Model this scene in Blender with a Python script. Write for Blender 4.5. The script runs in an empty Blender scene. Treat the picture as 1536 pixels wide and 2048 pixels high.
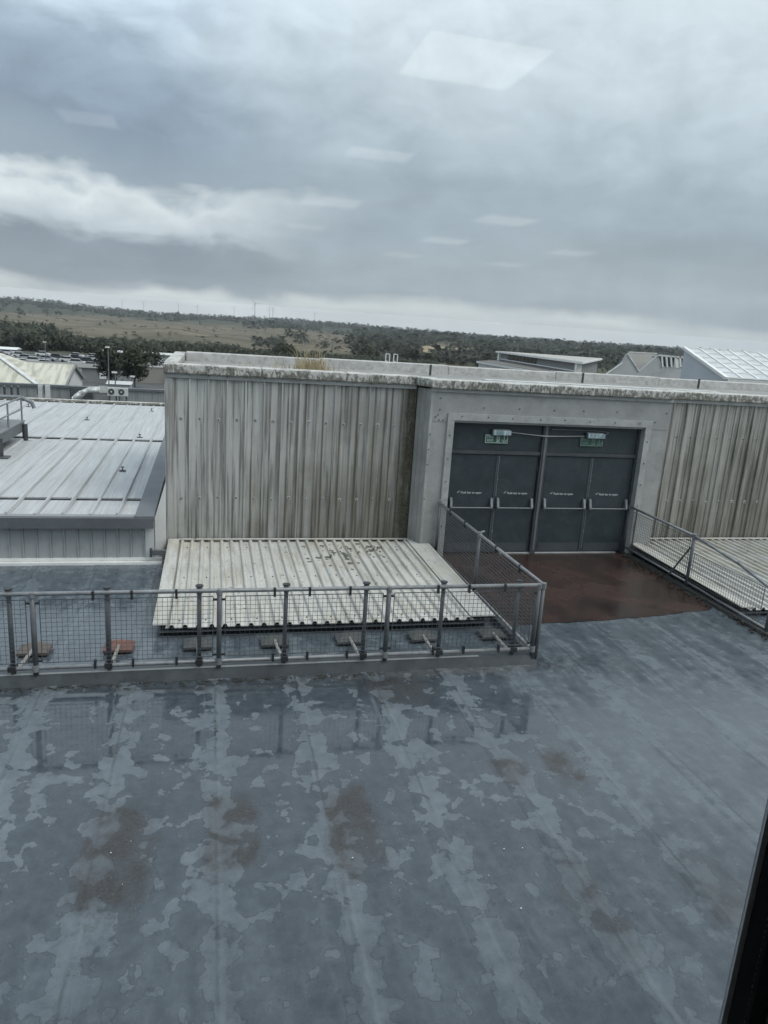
import bpy, math, random
import numpy as np
from mathutils import Vector, Matrix
R = math.radians
random.seed(7); rng = np.random.default_rng(7)
scene = bpy.context.scene
col = scene.collection

# ------------------------------------------------------------------ camera
EYE = Vector((0, 0, 4.4))
FPX, PITCH, ROLL, YAW = 1456.96, R(13.984), R(3.805), R(13.787)
_w = Vector((math.sin(YAW)*math.cos(PITCH), math.cos(YAW)*math.cos(PITCH), -math.sin(PITCH)))
_r0 = Vector((math.cos(YAW), -math.sin(YAW), 0)); _u0 = _r0.cross(_w)
_r = math.cos(ROLL)*_r0 + math.sin(ROLL)*_u0
_u = -math.sin(ROLL)*_r0 + math.cos(ROLL)*_u0
cam_d = bpy.data.cameras.new('camera'); cam = bpy.data.objects.new('camera', cam_d); col.objects.link(cam)
cam.matrix_world = Matrix(((_r.x, _u.x, -_w.x, EYE.x), (_r.y, _u.y, -_w.y, EYE.y), (_r.z, _u.z, -_w.z, EYE.z), (0, 0, 0, 1)))
cam_d.sensor_fit = 'HORIZONTAL'; cam_d.sensor_width = 36; cam_d.lens = 36*FPX/1536
cam_d.clip_start = 0.02; cam_d.clip_end = 20000
scene.camera = cam

# ------------------------------------------------------------------ sky and sun
SUN_EL, SUN_AZ = 56, 125           # azimuth from +Y towards +X
world = bpy.data.worlds.new('World'); scene.world = world; world.use_nodes = True

ORD = 'first second third fourth fifth sixth seventh eighth ninth tenth eleventh twelfth thirteenth fourteenth fifteenth sixteenth seventeenth eighteenth nineteenth twentieth'.split()
class NT:
    """tiny helper to wire shader nodes"""
    def __init__(s, tree): s.t = tree; s.t.nodes.clear()
    def n(s, typ, ins=None, **kw):
        nd = s.t.nodes.new(typ)
        for k, v in kw.items(): setattr(nd, k, v)
        for k, v in (ins or {}).items(): s.put(nd.inputs[k], v)
        return nd
    def put(s, sock, v):
        if hasattr(v, 'outputs'): v = v.outputs[0]
        if isinstance(v, bpy.types.NodeSocket): s.t.links.new(v, sock)
        else:
            if hasattr(sock.default_value, '__len__') and not hasattr(v, '__len__'): v = [v]*len(sock.default_value)
            if hasattr(v, '__len__') and len(v) == 3 and len(sock.default_value) == 4: v = (*v, 1)
            sock.default_value = v
    def m(s, op, a, b=0.0, c=None, clamp=False):
        nd = s.n('ShaderNodeMath', {0: a, 1: b}, operation=op, use_clamp=clamp)
        if c is not None: s.put(nd.inputs[2], c)
        return nd.outputs[0]
    def vm(s, op, a, b=(0, 0, 0)):
        return s.n('ShaderNodeVectorMath', {0: a, 1: b}, operation=op).outputs[0]
    def noise(s, vec, scale, detail=3, rough=.55, dist=0.0):
        return s.n('ShaderNodeTexNoise', {'Vector': vec, 'Scale': scale, 'Detail': detail, 'Roughness': rough, 'Distortion': dist}).outputs[0]
    def mr(s, v, a, b, c=0.0, d=1.0, smooth=False):
        nd = s.n('ShaderNodeMapRange', {0: v, 1: a, 2: b, 3: c, 4: d}, clamp=True)
        if smooth: nd.interpolation_type = 'SMOOTHSTEP'
        return nd.outputs[0]
    def mix(s, f, a, b, typ='MIX'):
        nd = s.n('ShaderNodeMix', data_type='RGBA', blend_type=typ)
        s.put(nd.inputs[0], f); s.put(nd.inputs[6], a); s.put(nd.inputs[7], b)
        return nd.outputs[2]
    def ramp(s, v, stops, interp='LINEAR'):
        nd = s.n('ShaderNodeValToRGB', {0: v}); cr = nd.color_ramp; cr.interpolation = interp
        while len(cr.elements) < len(stops): cr.elements.new(.5)
        for e, (p, c) in zip(cr.elements, stops):
            e.position = p; e.color = (c, c, c, 1) if not hasattr(c, '__len__') else (*c, 1)
        return nd.outputs[0]
    def sep(s, v):
        nd = s.n('ShaderNodeSeparateXYZ', {0: v}); return nd.outputs
    def comb(s, x, y, z):
        return s.n('ShaderNodeCombineXYZ', {0: x, 1: y, 2: z}).outputs[0]

w = NT(world.node_tree)
sky = w.n('ShaderNodeTexSky', sky_type='NISHITA', sun_disc=False)
sky.sun_elevation = R(SUN_EL); sky.sun_rotation = R(SUN_AZ); sky.dust_density = 2.0
tc = w.n('ShaderNodeTexCoord').outputs['Generated']
dx, dy, dz = w.sep(tc)
elev = w.m('ARCSINE', dz)                                   # radians
azim = w.m('ARCTAN2', dx, dy)
# cloud layer coordinates: a plane overhead, foreshortened to the horizon
den = w.m('ADD', w.m('MAXIMUM', dz, 0.0), 0.10)
cp = w.comb(w.m('DIVIDE', dx, den), w.m('DIVIDE', dy, den), 0.0)
ca = w.comb(azim, w.m('MULTIPLY', elev, 2.2), 0.3)
n_big = w.noise(ca, 5.0, 3, .5, .3)
n_mid = w.noise(cp, .9, 2, .5, .3)
n_fine = w.noise(w.comb(azim, w.m('MULTIPLY', elev, 1.9), 1.7), 12.0, 5, .58, .4)
deg = w.m('MULTIPLY', elev, 180/math.pi)
wob = w.m('ADD', w.m('MULTIPLY', w.m('SUBTRACT', n_big, .5), 8.0), w.m('MULTIPLY', w.m('SUBTRACT', n_fine, .5), 4.2))
wobk = w.m('MULTIPLY', wob, w.mr(deg, 0, 8, .24, 1.0))
e2 = w.mr(w.m('ADD', deg, wobk), 0, 40, 0, 1)
def st(*l): return [(d/40, c) for d, c in l]
BR, HOR, DK, MID, LT = (.80, .86, .90), (.66, .71, .71), (.285, .335, .375), (.43, .49, .54), (.60, .68, .735)
left = w.ramp(e2, st((0, (.70, .74, .72)), (1.2, (.66, .70, .69)), (1.95, (.25, .29, .325)), (4.6, (.225, .27, .315)), (5.8, (.45, .51, .55)), (8.0, (.60, .66, .68)),
                     (9.2, (.275, .335, .39)), (12.5, (.215, .275, .345)), (16.5, (.30, .38, .465)), (20, (.53, .635, .73)), (26, (.60, .69, .76)), (40, (.52, .61, .68))))
right = w.ramp(e2, st((0, (.66, .70, .69)), (1.4, (.60, .645, .645)), (2.3, (.325, .375, .405)), (5, (.315, .37, .405)), (7, (.29, .35, .395)), (10.5, (.325, .395, .445)),
                      (15, (.445, .52, .57)), (20, (.57, .655, .71)), (27, (.66, .735, .78)), (40, (.52, .61, .68))))
cl = w.mix(w.mr(w.m('ADD', azim, w.m('MULTIPLY', w.m('SUBTRACT', n_big, .5), .25)), -.06, .22, 0, 1, True), left, right)
# gentle brightness texture of the cloud sheet
tex = w.m('ADD', w.mr(n_mid, .25, .75, .92, 1.08), w.m('MULTIPLY', w.m('SUBTRACT', n_fine, .5), .34))
cl = w.mix(1.0, cl, w.n('ShaderNodeCombineColor', {0: tex, 1: tex, 2: tex}).outputs[0], 'MULTIPLY')
cl10 = w.vm('SCALE', cl); cl10.node.inputs['Scale'].default_value = 10.9
skyc = w.mix(.97, sky.outputs[0], cl10)                   # thin blue of the real sky under the cloud sheet
bg = w.n('ShaderNodeBackground', {'Color': skyc, 'Strength': 0.1})
w.n('ShaderNodeOutputWorld', {'Surface': bg.outputs[0]})

sun_d = bpy.data.lights.new('sun', 'SUN'); sun_d.energy = 1.5; sun_d.angle = R(35); sun_d.color = (1, .96, .9)
sun = bpy.data.objects.new('sun', sun_d); col.objects.link(sun)
sd = Vector((math.sin(R(SUN_AZ))*math.cos(R(SUN_EL)), math.cos(R(SUN_AZ))*math.cos(R(SUN_EL)), math.sin(R(SUN_EL))))
sun.rotation_euler = sd.to_track_quat('Z', 'Y').to_euler()
sun.location = (0, 0, 60)
vs = scene.view_settings
vs.view_transform = 'Standard'; vs.look = 'None'; vs.gamma = 1; vs.exposure = 0.32; vs.use_curve_mapping = False
scene.cycles.max_bounces = 5; scene.cycles.diffuse_bounces = 3; scene.cycles.glossy_bounces = 3; scene.cycles.transparent_max_bounces = 12
scene.cycles.use_denoising = True; scene.cycles.use_adaptive_sampling = True; scene.cycles.adaptive_threshold = .02

# ------------------------------------------------------------------ helpers
def ray(x, y): return _w + _r*((x-768)/FPX) - _u*((y-1024)/FPX)
def at(x, y, Y): d = ray(x, y); return EYE + d*(Y/d.y)       # photo direction at a known depth
def on(x, y, z): d = ray(x, y); return EYE + d*((z-EYE.z)/d.z)
def side(x, y, X): d = ray(x, y); return EYE + d*(X/d.x)

class MB:
    """collects boxes, bars, tubes and polygons; build() links them as ONE mesh object"""
    def __init__(s): s.v = []; s.f = []
    def poly(s, pts):
        k = len(s.v); s.v += [tuple(p) for p in pts]; s.f.append(tuple(range(k, k+len(pts)))); return s
    def mesh(s, vs, fs):
        k = len(s.v); s.v += [tuple(p) for p in vs]; s.f += [tuple(i+k for i in f) for f in fs]; return s
    def box(s, x0, x1, y0, y1, z0, z1):
        v = [(x, y, z) for z in (z0, z1) for y in (y0, y1) for x in (x0, x1)]
        return s.mesh(v, [(0, 2, 3, 1), (4, 5, 7, 6), (0, 1, 5, 4), (2, 6, 7, 3), (0, 4, 6, 2), (1, 3, 7, 5)])
    def extr(s, pts, d):
        """polygon pts swept by vector d"""
        n = len(pts); p = [Vector(q) for q in pts]; d = Vector(d)
        return s.mesh(p+[q+d for q in p], [tuple(reversed(range(n))), tuple(range(n, 2*n))]+[(i, (i+1) % n, n+(i+1) % n, n+i) for i in range(n)])
    def bar(s, a, b, wd, hg=None):
        a, b = Vector(a), Vector(b); hg = hg or wd; d = (b-a).normalized()
        up = Vector((0, 0, 1)) if abs(d.z) < .95 else Vector((0, 1, 0))
        x = d.cross(up).normalized()*(wd/2); z = x.cross(d).normalized()*(hg/2)
        return s.extr([a-x-z, a+x-z, a+x+z, a-x+z], b-a)
    def tube(s, a, b, r0, r1=None, n=8):
        a, b = Vector(a), Vector(b); r1 = r0 if r1 is None else r1; d = (b-a).normalized()
        up = Vector((0, 0, 1)) if abs(d.z) < .9 else Vector((1, 0, 0))
        x = d.cross(up).normalized(); z = x.cross(d)
        c = [(math.cos(2*math.pi*i/n), math.sin(2*math.pi*i/n)) for i in range(n)]
        v = [a+(x*p+z*q)*r0 for p, q in c]+[b+(x*p+z*q)*r1 for p, q in c]
        return s.mesh(v, [tuple(range(n)), tuple(reversed(range(n, 2*n)))]+[(i, n+i, n+(i+1) % n, (i+1) % n) for i in range(n)])
    def path(s, pts, r, n=8):
        for a, b in zip(pts, pts[1:]): s.tube(a, b, r, r, n)
        return s
    def data(s, name, mat, smooth=False):
        me = bpy.data.meshes.new(name); me.from_pydata(s.v, [], s.f); me.update()
        if mat: me.materials.append(mat)
        if smooth:
            for p in me.polygons: p.use_smooth = True
        return me
    def build(s, name, mat, parent=None, smooth=False):
        return link(name, s.data(name, mat, smooth), parent)

def link(name, data, parent=None, loc=None, rz=None):
    o = bpy.data.objects.new(name, data); col.objects.link(o)
    if parent is not None: o.parent = parent
    if loc is not None: o.location = loc
    if rz is not None: o.rotation_euler[2] = rz
    return o
def tag(o, label=None, cat=None, group=None, kind=None):
    if label: o['label'] = label
    if cat: o['category'] = cat
    if group: o['group'] = group
    if kind: o['kind'] = kind
    return o
def thing(name, label, cat, loc=(0, 0, 0), group=None, rz=0):
    o = link(name, None, None, loc, rz); o.empty_display_size = .2
    return tag(o, label, cat, group)
def copy_tree(o, loc=None, parent=None):
    c = o.copy(); col.objects.link(c); c.parent = parent
    if loc is not None: c.location = loc
    for ch in [x for x in bpy.data.objects if x.parent == o]: copy_tree(ch, None, c)
    return c
def bevel(o, wd=.006, seg=2):
    b = o.modifiers.new('bevel', 'BEVEL'); b.width = wd; b.segments = seg; b.limit_method = 'ANGLE'; return o

def letters(parent, body, size, m, loc, offset=0.0):
    tx = bpy.data.curves.new('lettering', 'FONT'); tx.body = body; tx.size = size; tx.extrude = .0008; tx.offset = offset; tx.resolution_u = 3
    tmp = bpy.data.objects.new('tmp', tx); col.objects.link(tmp); dg = bpy.context.evaluated_depsgraph_get()
    me = bpy.data.meshes.new_from_object(tmp.evaluated_get(dg)); bpy.data.objects.remove(tmp); me.materials.clear(); me.materials.append(m)
    q = link('lettering', me, parent, loc); q.rotation_euler = (R(90), 0, 0); return q

# ------------------------------------------------------------------ materials
def mat(name):
    m = bpy.data.materials.new(name); m.use_nodes = True; return m, NT(m.node_tree)
def finish(t, color, rough=.6, bump=None, bstr=.2, bdist=.01, metal=0.0, spec=.5, coat=None):
    p = t.n('ShaderNodeBsdfPrincipled', {'Base Color': color, 'Roughness': rough, 'Metallic': metal, 'Specular IOR Level': spec})
    if bump is not None:
        b = t.n('ShaderNodeBump', {'Height': bump, 'Strength': bstr, 'Distance': bdist}); t.put(p.inputs['Normal'], b.outputs[0])
    t.n('ShaderNodeOutputMaterial', {'Surface': p.outputs[0]}); return p
def pos(t): return t.n('ShaderNodeNewGeometry').outputs['Position']
def plain(name, c, rough=.6, var=.12, scale=3.0, metal=0.0, dirt=None, spec=.5):
    """a painted or metal surface with slight mottling and optional grime"""
    m, t = mat(name); P = pos(t)
    n = t.noise(P, scale, 6, .6); n2 = t.noise(P, scale*9, 3, .6)
    f = t.m('ADD', t.mr(n, .3, .7, 1-var, 1+var), t.m('MULTIPLY', t.m('SUBTRACT', n2, .5), var))
    cc = t.mix(1.0, c, t.n('ShaderNodeCombineColor', {0: f, 1: f, 2: f}).outputs[0], 'MULTIPLY')
    if dirt: cc = t.mix(t.mr(t.noise(P, scale*2.1, 7, .65, .4), .52, .70, 0, .75), cc, dirt)
    finish(t, cc, t.mr(n, .2, .8, max(rough-.12, .02), rough+.12), n2, .12, .004, metal, spec); return m
M = {}
M['tube'] = plain('galvanised_tube', (.235, .25, .26), .5, .22, 7, .25, (.13, .135, .13))
M['wire'] = plain('wire', (.10, .112, .12), .55, .2, 9, .2)
M['post'] = plain('painted_post', (.115, .125, .135), .5, .2, 6, .1, (.09, .09, .085))
M['clip'] = plain('black_clip', (.03, .033, .036), .5)
M['foot_tan'] = plain('tan_foot', (.115, .095, .08), .7, .2, 8, 0, (.13, .11, .09))
M['foot_red'] = plain('rusty_foot', (.15, .075, .058), .75, .25, 8, 0, (.09, .055, .045))
M['foot_grey'] = plain('grey_foot', (.066, .066, .064), .7, .2, 8, 0, (.04, .085, .08))
M['strut'] = plain('pale_strut', (.33, .32, .29), .6, .2, 9, 0, (.2, .18, .15))
M['dark_metal'] = plain('dark_metal', (.055, .06, .065), .45, .2, 5)
M['black'] = plain('black_rubber', (.012, .013, .014), .6, .1)
M['door'] = plain('door_paint', (.033, .045, .053), .45, .25, 2.2, 0, (.058, .066, .068))
M['door_frame'] = plain('door_frame_paint', (.060, .068, .075), .45, .15, 4, 0, (.085, .088, .085))
M['chrome'] = plain('satin_steel', (.22, .235, .245), .45, .2, 12, .5)
M['white'] = plain('white_paint', (.72, .73, .71), .5, .08, 4)
M['offwhite'] = plain('weathered_white', (.60, .61, .60), .6, .14, 2.2, 0, (.38, .38, .35))
M['letter'] = plain('white_lettering', (.50, .54, .53), .6, .05)
M['sign_green'] = plain('sign_green', (.045, .115, .085), .45, .15, 20)
M['sign_white'] = plain('sign_white', (.42, .50, .46), .5, .15, 20)
M['glass_dark'] = plain('dark_glazing', (.03, .036, .04), .12, .2, 2)
M['concrete'] = plain('pale_concrete', (.42, .41, .38), .8, .15, 1.2, 0, (.28, .27, .24))

def diffuser():
    m, t = mat('lamp_diffuser'); P = pos(t)
    n = t.noise(t.vm('MULTIPLY', P, (26, 26, 4)), 1.0, 2, .5)
    finish(t, t.mix(t.mr(n, .45, .6), (.20, .29, .32), (.50, .60, .60)), .25, n, .2, .004); return m
M['lamp'] = diffuser()

def membrane():
    """wet roofing membrane: dry pale patches, damp halos, dark wet film, muddy stains"""
    m, t = mat('roof_membrane'); P = pos(t); x, y, z = t.sep(P)
    n1 = t.noise(t.vm('MULTIPLY', P, (1.0, .85, 1)), 4.9, 2.6, .45, .28)
    n2 = t.noise(t.vm('ADD', P, (7, 3, 0)), 7.5, 5, .6, .3)
    n4 = t.noise(t.vm('ADD', P, (1, 3, 0)), 38, 3, .65)
    big = t.noise(t.vm('ADD', P, (2, 9, 0)), .62, 3, .5)
    run = t.noise(t.vm('MULTIPLY', P, (4.2, .75, 1)), 1.0, 5, .6, .5)          # drying streaks along the fall
    fr = t.m('SUBTRACT', t.m('FRACT', t.m('ADD', t.m('ADD', x, 50.40), t.m('MULTIPLY', t.m('SUBTRACT', n2, .5), .05))), .5)
    fa = t.m('ABSOLUTE', fr)
    seam = t.mr(fa, .02, .24, 1, 0, True)
    cross = t.mr(t.m('ABSOLUTE', t.m('SUBTRACT', t.m('ADD', y, t.m('MULTIPLY', t.m('SUBTRACT', big, .5), 1.0)), 6.75)), .03, .20, 1, 0, True)
    n5 = t.noise(t.vm('ADD', P, (4, 8, 0)), 9.5, 2.0, .5, .3)
    v = t.m('ADD', t.m('ADD', t.m('MULTIPLY', n1, .80), t.m('MULTIPLY', n5, .22)), t.m('MULTIPLY', seam, .175))
    v = t.m('ADD', v, t.m('MULTIPLY', cross, .085))
    v = t.m('ADD', v, t.m('MULTIPLY', t.m('SUBTRACT', n2, .5), .09))
    v = t.m('ADD', v, t.m('MULTIPLY', t.m('SUBTRACT', big, .5), .32))
    v = t.m('ADD', v, t.m('MULTIPLY', t.m('SUBTRACT', run, .5), .20))
    crisp = t.m('ADD', t.m('MULTIPLY', t.mr(v, .588, .608), .62), t.m('MULTIPLY', t.mr(v, .51, .71), .38))
    soft = t.mr(t.m('ADD', t.m('MULTIPLY', run, .75), t.m('MULTIPLY', v, .35)), .46, .68)
    rightw = t.m('MAXIMUM', t.mr(t.m('ADD', x, t.m('MULTIPLY', t.m('SUBTRACT', big, .5), 3.5)), 3.0, 4.8, 0, .92, True), t.mr(y, 8.9, 9.4, 0, .8))
    near = t.mr(t.m('ADD', y, t.m('MULTIPLY', t.m('SUBTRACT', big, .5), 2.0)), 6.2, 3.8, 0, .72, True)
    dry = t.mix(t.m('MAXIMUM', rightw, near), crisp, t.mr(soft, 0, 1, .22, .92))
    rim = t.m('MULTIPLY', t.m('MULTIPLY', t.mr(v, .564, .586), t.mr(v, .602, .586)), t.m('SUBTRACT', 1.0, rightw))
    wetc = t.mix(t.mr(n2, .3, .7), (.042, .055, .068), (.067, .084, .099))
    dryc = t.mix(t.mr(n2, .3, .7), (.094, .115, .132), (.150, .178, .198))
    c = t.mix(dry, wetc, dryc)
    c = t.mix(t.m('MULTIPLY', rim, .45), c, (.026, .032, .038))
    # the weld line of every lap, pale and dark by turns
    weld = t.m('MULTIPLY', t.mr(fa, .006, .022, 1, 0), t.mr(run, .42, .6))
    c = t.mix(t.m('MULTIPLY', weld, .30), c, (.19, .215, .23))
    c = t.mix(t.m('MULTIPLY', t.mr(t.m('ABSOLUTE', t.m('ADD', fr, .035)), .004, .02, 1, 0), t.mr(run, .58, .42, 0, .5)), c, (.028, .032, .034))
    # muddy puddle stains with ragged, tide-marked edges
    st = None
    wx = t.m('ADD', x, t.m('MULTIPLY', t.m('SUBTRACT', t.noise(t.vm('ADD', P, (5, 1, 0)), 2.6, 5, .65), .5), .42))
    wy = t.m('ADD', y, t.m('MULTIPLY', t.m('SUBTRACT', t.noise(P, 2.4, 5, .65), .5), 1.0))
    for cx, cy, hw, hh, k in ((.20, 5.68, .30, .64, 1.15), (1.27, 5.55, .28, .70, 1.15), (-.74, 5.5, .36, .72, 1.2), (3.1, 6.2, .20, .36, .8), (3.66, 6.2, .22, .40, .9), (3.02, 4.35, .24, .85, .60), (4.15, 4.3, .34, .6, .58), (2.3, 8.15, .6, .42, .75)):
        ax = t.mr(t.m('ABSOLUTE', t.m('SUBTRACT', wx, cx)), hw*.35, hw*1.25, 1, 0, True)
        ay = t.mr(t.m('ABSOLUTE', t.m('SUBTRACT', wy, cy)), hh*.35, hh*1.25, 1, 0, True)
        q = t.m('MULTIPLY', t.m('MULTIPLY', ax, ay), k)
        st = q if st is None else t.m('MAXIMUM', st, q)
    mud = t.m('ADD', st, t.m('MULTIPLY', t.m('SUBTRACT', n2, .5), .75))
    st2 = t.m('MULTIPLY', t.m('MULTIPLY', t.mr(mud, .34, .80), t.mr(st, .02, .12)), t.mr(t.m('ADD', n1, t.m('MULTIPLY', big, .3)), .75, .55, .45, 1.0))
    tide = t.m('MULTIPLY', t.m('MULTIPLY', t.mr(mud, .26, .34), t.mr(mud, .46, .36)), t.mr(st, .02, .12))
    c = t.mix(t.m('MULTIPLY', st2, .92), c, t.mix(t.mr(n4, .35, .65), (.025, .0245, .024), (.052, .049, .047)))
    c = t.mix(t.m('MULTIPLY', tide, .35), c, (.032, .032, .032))
    # silt collected along the kerb
    silt = t.m('MULTIPLY', t.mr(t.m('ADD', y, t.m('MULTIPLY', n2, .6)), 8.40, 8.85), t.mr(t.noise(P, 9, 4), .42, .58))
    silt = t.m('MULTIPLY', t.m('MULTIPLY', silt, t.mr(y, 8.9, 8.8, 0, 1)), t.mr(x, 6.2, 4.4))
    c = t.mix(t.m('MULTIPLY', silt, .75), c, (.036, .036, .034))
    # grit and scuffs
    c = t.mix(t.m('MULTIPLY', t.mr(t.noise(P, 60, 1), .70, .76), .6), c, (.025, .027, .028))
    c = t.mix(t.m('MULTIPLY', t.mr(t.noise(t.vm('ADD', P, (9, 9, 0)), 47, 1), .73, .79), .5), c, (.22, .24, .25))
    g_ = t.m('ADD', t.mr(big, .3, .7, .88, 1.10), t.m('MULTIPLY', t.m('SUBTRACT', n4, .5), .28))
    c = t.mix(1.0, c, t.n('ShaderNodeCombineColor', {0: g_, 1: g_, 2: g_}).outputs[0], 'MULTIPLY')
    rough = t.mix(dry, t.mr(n2, .3, .7, .045, .10), t.mr(n2, .3, .7, .28, .42))
    rough = t.mix(st2, rough, .26)
    bump = t.m('ADD', t.m('MULTIPLY', dry, .35), t.m('ADD', t.m('MULTIPLY', t.noise(P, 2.2, 3), .9), t.m('MULTIPLY', t.m('MULTIPLY', n4, dry), .25)))
    finish(t, c, rough, bump, .22, .006, 0, .5); return m
M['membrane'] = membrane()

def redfloor():
    """brown painted walkway under a film of standing water"""
    m, t = mat('brown_walkway'); P = pos(t); x, y, z = t.sep(P)
    n = t.noise(P, 1.1, 5, .55, .6); n2 = t.noise(P, 6, 4)
    c = t.ramp(n, [(.3, (.020, .016, .014)), (.46, (.034, .023, .019)), (.60, (.054, .032, .027)), (.8, (.050, .037, .032))])
    c = t.mix(t.mr(n2, .62, .72, 0, .4), c, (.07, .046, .038))
    finish(t, c, t.mr(n, .3, .7, .14, .34), n2, .12, .004); return m
M['redfloor'] = redfloor()

def cladding(name, base, hi, moss, x_dirt):
    """ribbed sheet wall: vertical rain streaks, wear and moss"""
    m, t = mat(name); P = pos(t); x, y, z = t.sep(P)
    s1 = t.noise(t.vm('MULTIPLY', P, (6.5, 6.5, .30)), 1.0, 5, .62, .25)
    s2 = t.noise(t.vm('MULTIPLY', t.vm('ADD', P, (3, 0, 5)), (13.5, 13.5, .5)), 1.0, 5, .62, .3)
    cl = t.noise(P, 1.3, 5, .6)
    c = t.mix(t.mr(s1, .36, .62), base, hi)
    c = t.mix(t.mr(s2, .50, .62, 0, .72), c, (.125, .118, .10))
    c = t.mix(t.mr(s2, .44, .34, 0, .7), c, (.47, .47, .45))
    # run-off stains that get heavier towards the inner corner and low down
    heavy = t.m('ADD', t.mr(x, x_dirt[0], x_dirt[1], -.08, .36), t.mr(z, 3.1, .3, -.06, .17))
    d = t.mr(t.m('ADD', t.m('ADD', s1, t.m('MULTIPLY', t.m('SUBTRACT', cl, .5), .4)), heavy), .56, .86, 0, .80)
    c = t.mix(d, c, t.mix(t.mr(s2, .40, .6), (.150, .138, .108), (.066, .062, .046)))
    # dirt lines that run down beside every rib
    fx = t.m('FRACT', t.m('DIVIDE', t.m('ADD', x, 50.0+.39-.02), .3385))
    ln = t.m('MAXIMUM', t.mr(fx, .90, .97), t.mr(fx, .05, .0))
    c = t.mix(t.m('MULTIPLY', ln, t.mr(t.m('ADD', t.noise(t.vm('MULTIPLY', P, (3, 3, .9)), 1.0, 4), heavy), .38, .66, 0, .85)), c, (.062, .060, .048))
    if moss:
        mz = t.m('MULTIPLY', t.mr(t.m('ADD', x, t.m('MULTIPLY', s1, .5)), 3.78, 4.02), t.mr(t.noise(t.vm('MULTIPLY', P, (1, 1, .5)), 4, 5), .30, .48))
        c = t.mix(t.m('MULTIPLY', mz, .92), c, t.mix(t.mr(t.noise(P, 17, 4), .4, .62), (.036, .035, .022), (.085, .078, .05)))
    finish(t, c, .68, t.m('ADD', s2, cl), .2, .004); return m
M['clad'] = cladding('cladding_sheet', (.32, .325, .312), (.50, .505, .485), True, (-.2, 4.0))
M['clad_far'] = cladding('cladding_sheet_stained', (.29, .29, .265), (.47, .47, .44), False, (5.0, 16.0))
M['plate'] = plain('grey_wall_plate', (.30, .307, .30), .6, .16, 1.7, 0, (.235, .232, .215))
M['trim'] = plain('pale_trim', (.35, .36, .352), .6, .18, 3, 0, (.25, .25, .235))

def coping():
    m, t = mat('lichen_coping'); P = pos(t); x, y, z = t.sep(P)
    g = t.n('ShaderNodeNewGeometry').outputs['Normal']; nz = t.sep(g)[2]
    a = t.noise(P, 3.5, 7, .68, .4); s = t.noise(t.vm('MULTIPLY', P, (13, 13, 2.5)), 1.0, 6, .65, .6)
    f = t.noise(P, 26, 4, .6)
    c = t.mix(t.mr(a, .35, .65), (.46, .46, .43), (.68, .68, .655))
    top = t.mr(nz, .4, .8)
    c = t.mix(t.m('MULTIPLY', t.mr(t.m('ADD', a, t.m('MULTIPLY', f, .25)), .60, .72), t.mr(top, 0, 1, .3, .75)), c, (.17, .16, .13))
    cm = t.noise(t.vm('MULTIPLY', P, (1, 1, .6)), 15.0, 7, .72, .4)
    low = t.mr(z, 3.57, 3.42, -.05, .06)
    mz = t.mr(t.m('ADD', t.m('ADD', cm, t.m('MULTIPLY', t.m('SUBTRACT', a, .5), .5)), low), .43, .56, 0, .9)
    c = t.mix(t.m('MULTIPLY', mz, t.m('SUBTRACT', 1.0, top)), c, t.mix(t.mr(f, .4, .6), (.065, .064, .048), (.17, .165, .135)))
    finish(t, c, .85, t.m('ADD', a, f), .5, .008); return m
M['coping'] = coping(); M['rcoping'] = plain('speckled_coping', (.47, .47, .45), .85, .2, 5, 0, (.25, .24, .21))

def sheetmat():
    """off-white corrugated sheet with lichen specks and dark moss blots"""
    m, t = mat('corrugated_sheet'); P = pos(t); x, y, z = t.sep(P)
    a = t.noise(P, 1.6, 6, .6); f = t.noise(P, 22, 4, .6); s = t.noise(t.vm('MULTIPLY', P, (14, .8, 14)), 1.0, 4, .6)
    c = t.mix(t.mr(a, .3, .7), (.43, .43, .40), (.58, .58, .55))
    c = t.mix(t.mr(s, .48, .66, 0, .5), c, (.30, .285, .23))
    yel = t.mr(t.noise(P, .9, 3), .5, .62, 0, .3); c = t.mix(yel, c, (.44, .40, .29))
    c = t.mix(t.mr(f, .62, .70, 0, .75), c, (.20, .19, .15))
    cx_ = t.m('SUBTRACT', x, 2.7); cy_ = t.m('SUBTRACT', y, 13.1)
    rr = t.m('SQRT', t.m('ADD', t.m('MULTIPLY', t.m('MULTIPLY', cx_, cx_), .45), t.m('MULTIPLY', cy_, cy_)))
    vo = t.n('ShaderNodeTexVoronoi', {'Vector': t.vm('MULTIPLY', t.vm('ADD', P, t.vm('SCALE', t.n('ShaderNodeTexNoise', {'Vector': P, 'Scale': 9.0}).outputs['Color'])), (1, 1, 0)), 'Scale': 5.5, 'Randomness': 1.0}, voronoi_dimensions='2D')
    vo.inputs['Vector'].links[0].from_node.inputs[0].links[0].from_node.inputs[1].links[0].from_node.inputs['Scale'].default_value = .10
    rnd = t.sep(vo.outputs['Color'])[0]
    size_ = t.m('MULTIPLY', t.m('SUBTRACT', rnd, t.mr(rr, .2, 1.25, .25, 1.0)), .75)
    blot = t.m('MULTIPLY', t.mr(t.m('SUBTRACT', size_, vo.outputs['Distance']), -.03, .03), .9)
    spots = t.m('MULTIPLY', t.mr(t.noise(P, 12.5, 1, .5), .72, .74), .8)
    chan = t.mr(t.noise(t.vm('MULTIPLY', P, (11, 1.2, 1)), 1.0, 5, .65), .54, .68, 0, .55); c = t.mix(chan, c, (.30, .29, .25))
    c = t.mix(t.m('MAXIMUM', blot, spots), c, (.07, .07, .055))
    finish(t, c, .75, t.m('ADD', a, f), .25, .004); return m
M['sheet'] = sheetmat()

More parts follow.
